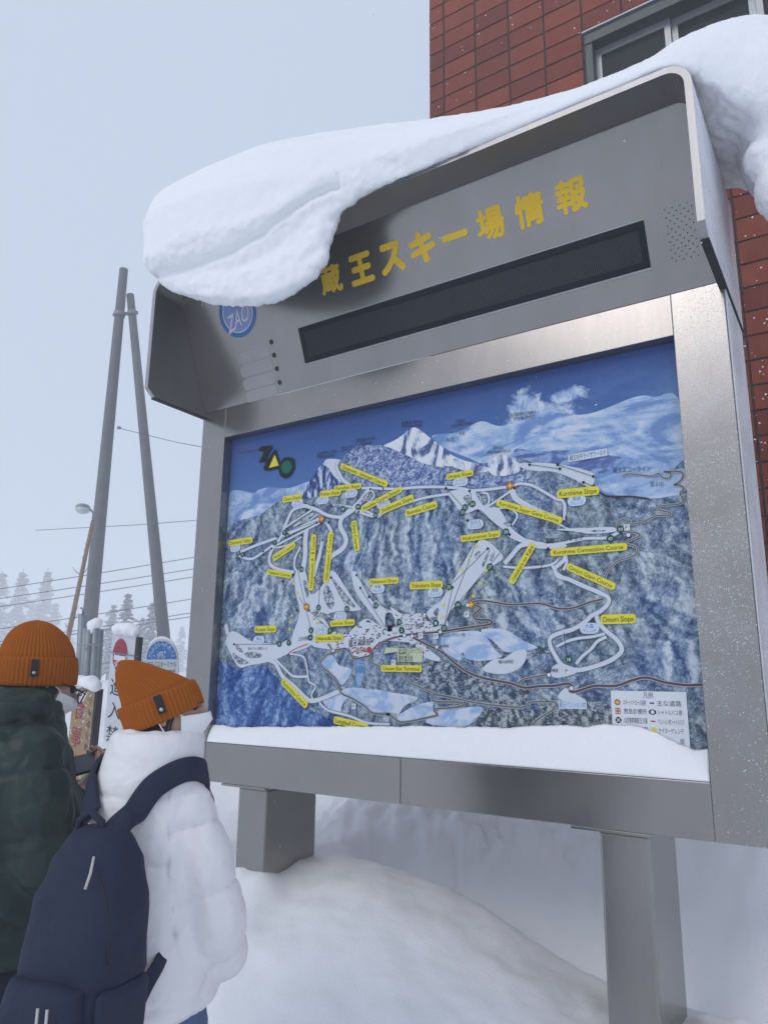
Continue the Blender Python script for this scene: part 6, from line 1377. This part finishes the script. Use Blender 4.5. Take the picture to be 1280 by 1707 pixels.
bm = bmesh.new(); local_text(bm, '蔵王バスターミナル', 0.0, -0.035, 0.046, 0.222, R, c0, -0.003, BOLD); obj('lettering', mesh_of(bm), MAT['sign_black'], bs)
bm = bmesh.new(); local_text(bm, 'Zao Bus Terminal', 0.0, -0.082, 0.026, 0.20, R, c0, -0.003); obj('lettering', mesh_of(bm), MAT['sign_black'], bs)
bm = bmesh.new(); local_box(bm, (-0.02, 0.021, -1.4), (0.02, 0.055, 0.08), R, c0); obj('post', mesh_of(bm), MAT['galv'], bs)
bm = bmesh.new(); add_tube(bm, [c0 + R @ Vector((x, 0.01, z + 0.006)) for x, z in bus_outline(hw)[5:24]], [0.004 + 0.008 * math.sin(math.pi * i / 18) for i in range(19)], 8); 
tag(obj('resting_snow', mesh_of(bm), MAT['snow']), 'thin rim of snow along the rounded top of the bus stop sign', 'snow', 'snow lumps on the roadside signs')
thing_at(bs, tuple(c0 + R @ Vector((0, 0.02, -1.4))))
# slim black marker post between the two people
q = V(-1.479, 0.419, 1.094); tag(tube('marker_post', [q, q + Vector((-0.05, 0.03, -0.55))], 0.016, MAT['sign_black'], None, 8), 'slim black post in the snow between the two people', 'post')

# ------------------------------------------------------------------ snow-laden conifers
MAT['bark'] = plain('bark', (0.06, 0.05, 0.045), 0.9, bump=0.4); MAT['needle'] = plain('needles', (0.035, 0.05, 0.042), 0.8, var=0.4, scale=3)
MAT['treesnow'] = plain('snow_on_branches', (0.80, 0.83, 0.87), 0.9, var=0.03)
def conifer(seed, H, spread, dens=1.0):
    r = random.Random(seed); tv = bmesh.new(); add_tube(tv, [(0, 0, 0), (0.03 * H * 0.1, 0, H * 0.5), (0, 0, H)], [0.022 * H, 0.013 * H, 0.002 * H], 8)
    nv, nf, sv, sf = [], [], [], []
    def quad(V, F, c, a, b):
        i = len(V); V += [c - a - b, c + a - b, c + a + b, c - a + b]; F.append((i, i+1, i+2, i+3))
    z = 0.16 * H
    while z < 0.985 * H:
        t = (z / H); L = spread * H * (1 - t) ** 0.85 * r.uniform(0.75, 1.12) + 0.02 * H; nb = max(4, int(9 * dens * (1 - 0.5 * t)))
        for b in range(nb):
            if r.random() < 0.22: continue
            a = 2 * math.pi * (b + r.random()) / nb; d = Vector((math.cos(a), math.sin(a), 0)); l = L * r.uniform(0.45, 1.3); droop = r.uniform(0.25, 0.6)
            m = max(4, int(l / (0.028 * H)))
            for k in range(1, m + 1):
                s = k / m; p = d * (l * s) + Vector((0, 0, z - droop * l * s * s * 0.8 + 0.08 * l * s)); w = 0.016 * H * (1.25 - 0.7 * s) + 0.005 * H
                side = Vector((-d.y, d.x, 0)); tw = Vector((r.uniform(-.4, .4), r.uniform(-.4, .4), r.uniform(-.5, .5)))
                quad(nv, nf, p + tw * w, (d + tw * 0.5) * w * 1.1, (side + tw) * w * 0.9 + Vector((0, 0, -0.3 * w)))
                quad(nv, nf, p + Vector((0, 0, -0.5 * w)) - tw * w, (side + tw * 0.6) * w, Vector((0, 0, 0.8)) * w + d * 0.4 * w)
                if r.random() < 0.97:
                    h_ = p + Vector((0, 0, 0.45 * w)); quad(sv, sf, h_, d * w * 1.05, side * w * r.uniform(0.6, 1.15)); quad(sv, sf, h_ + Vector((0, 0, -0.3 * w)), d * w, (side * 0.5 + Vector((0, 0, 0.55))) * w)
                    quad(sv, sf, h_ + Vector((0, 0, -0.25 * w)), side * w, (d * 0.6 + Vector((0, 0, -0.5))) * w * 0.8)
        z += H * 0.046 * r.uniform(0.8, 1.25)
    return mesh_of(tv), pydata(nv, nf), pydata(sv, sf)
protos = []
for sd, H, sp, dn in ((11, 7.5, 0.25, 1.0), (12, 6.2, 0.33, 1.1), (13, 8.5, 0.22, 0.9)):
    a, b, c = conifer(sd, H, sp, dn); a.materials.append(MAT['bark']); b.materials.append(MAT['needle']); c.materials.append(MAT['treesnow']); protos.append((a, b, c))
def tree(x, y, kind, sc, rot, label, grp):
    p = (x, y, 0.9)
    t = thing('conifer_tree', label, 'tree', p, rot, grp); t.scale = (sc, sc, sc)
    for nm, me in zip(('trunk', 'crown', 'branch_snow'), protos[kind]): obj(nm, me, None, t)
G = 'snow-laden conifers in the haze'
for args in ((-102.93, 59.71, 2, 1.892, 0.3, 'tall hazy conifer at the far left edge above the round beanie'),
             (-106.38, 65.86, 2, 2.024, 1.3, 'tallest pale conifer left of the leaning lamp'),
             (-98.66, 54.09, 0, 1.980, 2.1, 'hazy conifer cut off by the left edge of the picture'),
             (-119.05, 71.61, 0, 1.804, 3.0, 'faint conifer between the two tall pale trees at left'),
             (-96.17, 61.31, 1, 1.716, 4.0, 'short hazy conifer just left of the lamp pole'),
             (-123.71, 82.57, 0, 1.540, 5.0, 'faint distant conifer behind the lamp pole base'),
             (-40.82, 30.99, 1, 1.012, 0.8, 'snowy conifer behind the white no-entry board'),
             (-44.01, 35.86, 2, 0.766, 2.6, 'snowy conifer behind the bus stop sign'),
             (-49.40, 39.28, 0, 0.752, 1.0, 'narrow snowy conifer between the two leaning poles'),
             (-56.51, 41.59, 1, 1.140, 5.2, 'low snowy conifer right of the steel pipe bundle'),
             (-89.97, 79.94, 0, 1.140, 1.9, 'faint conifer just left of the board column'),
             (-93.39, 86.96, 1, 1.368, 2.9, 'faint conifer mostly hidden by the board column'),
             (-104.16, 89.20, 2, 1.102, 0.2, 'faint conifer behind the foot of the right leaning pole')):
    tree(*args, G)

# ------------------------------------------------------------------ falling snow and the winter haze
r = random.Random(21); bm = bmesh.new()
for i in range(520):
    p = Vector((r.uniform(-4.5, 4.5), r.uniform(-2.6, 1.3), r.uniform(0.7, 5.5)))
    if (p - CAM).length < 1.5: continue
    add_sphere(bm, p, r.uniform(0.0010, 0.0022), 1)
me = mesh_of(bm); tag(obj('falling_snow', me, MAT['treesnow']), 'scattered fine snowflakes drifting in the air', 'snowflakes', kind='stuff')
hz = box('haze', (-300, -30, -2.0), (60, 300, 13.0), None)
k = NT('winter_haze'); k.t.nodes.remove(k.b); pv = k.n('VolumePrincipled'); pv.inputs['Color'].default_value = (0.97, 0.985, 1.0, 1); pv.inputs['Density'].default_value = 0.0095; pv.inputs['Anisotropy'].default_value = 0.0
k.l(pv.outputs[0], k.o.inputs['Volume']); hz.data.materials.append(k.m); tag(hz, 'pale winter haze filling the valley', 'haze', kind='stuff')

thing_at(board, (1.25, 0.2, 0.0)); thing_at(bld, (WALL_X, WALL_Y, 0.0))
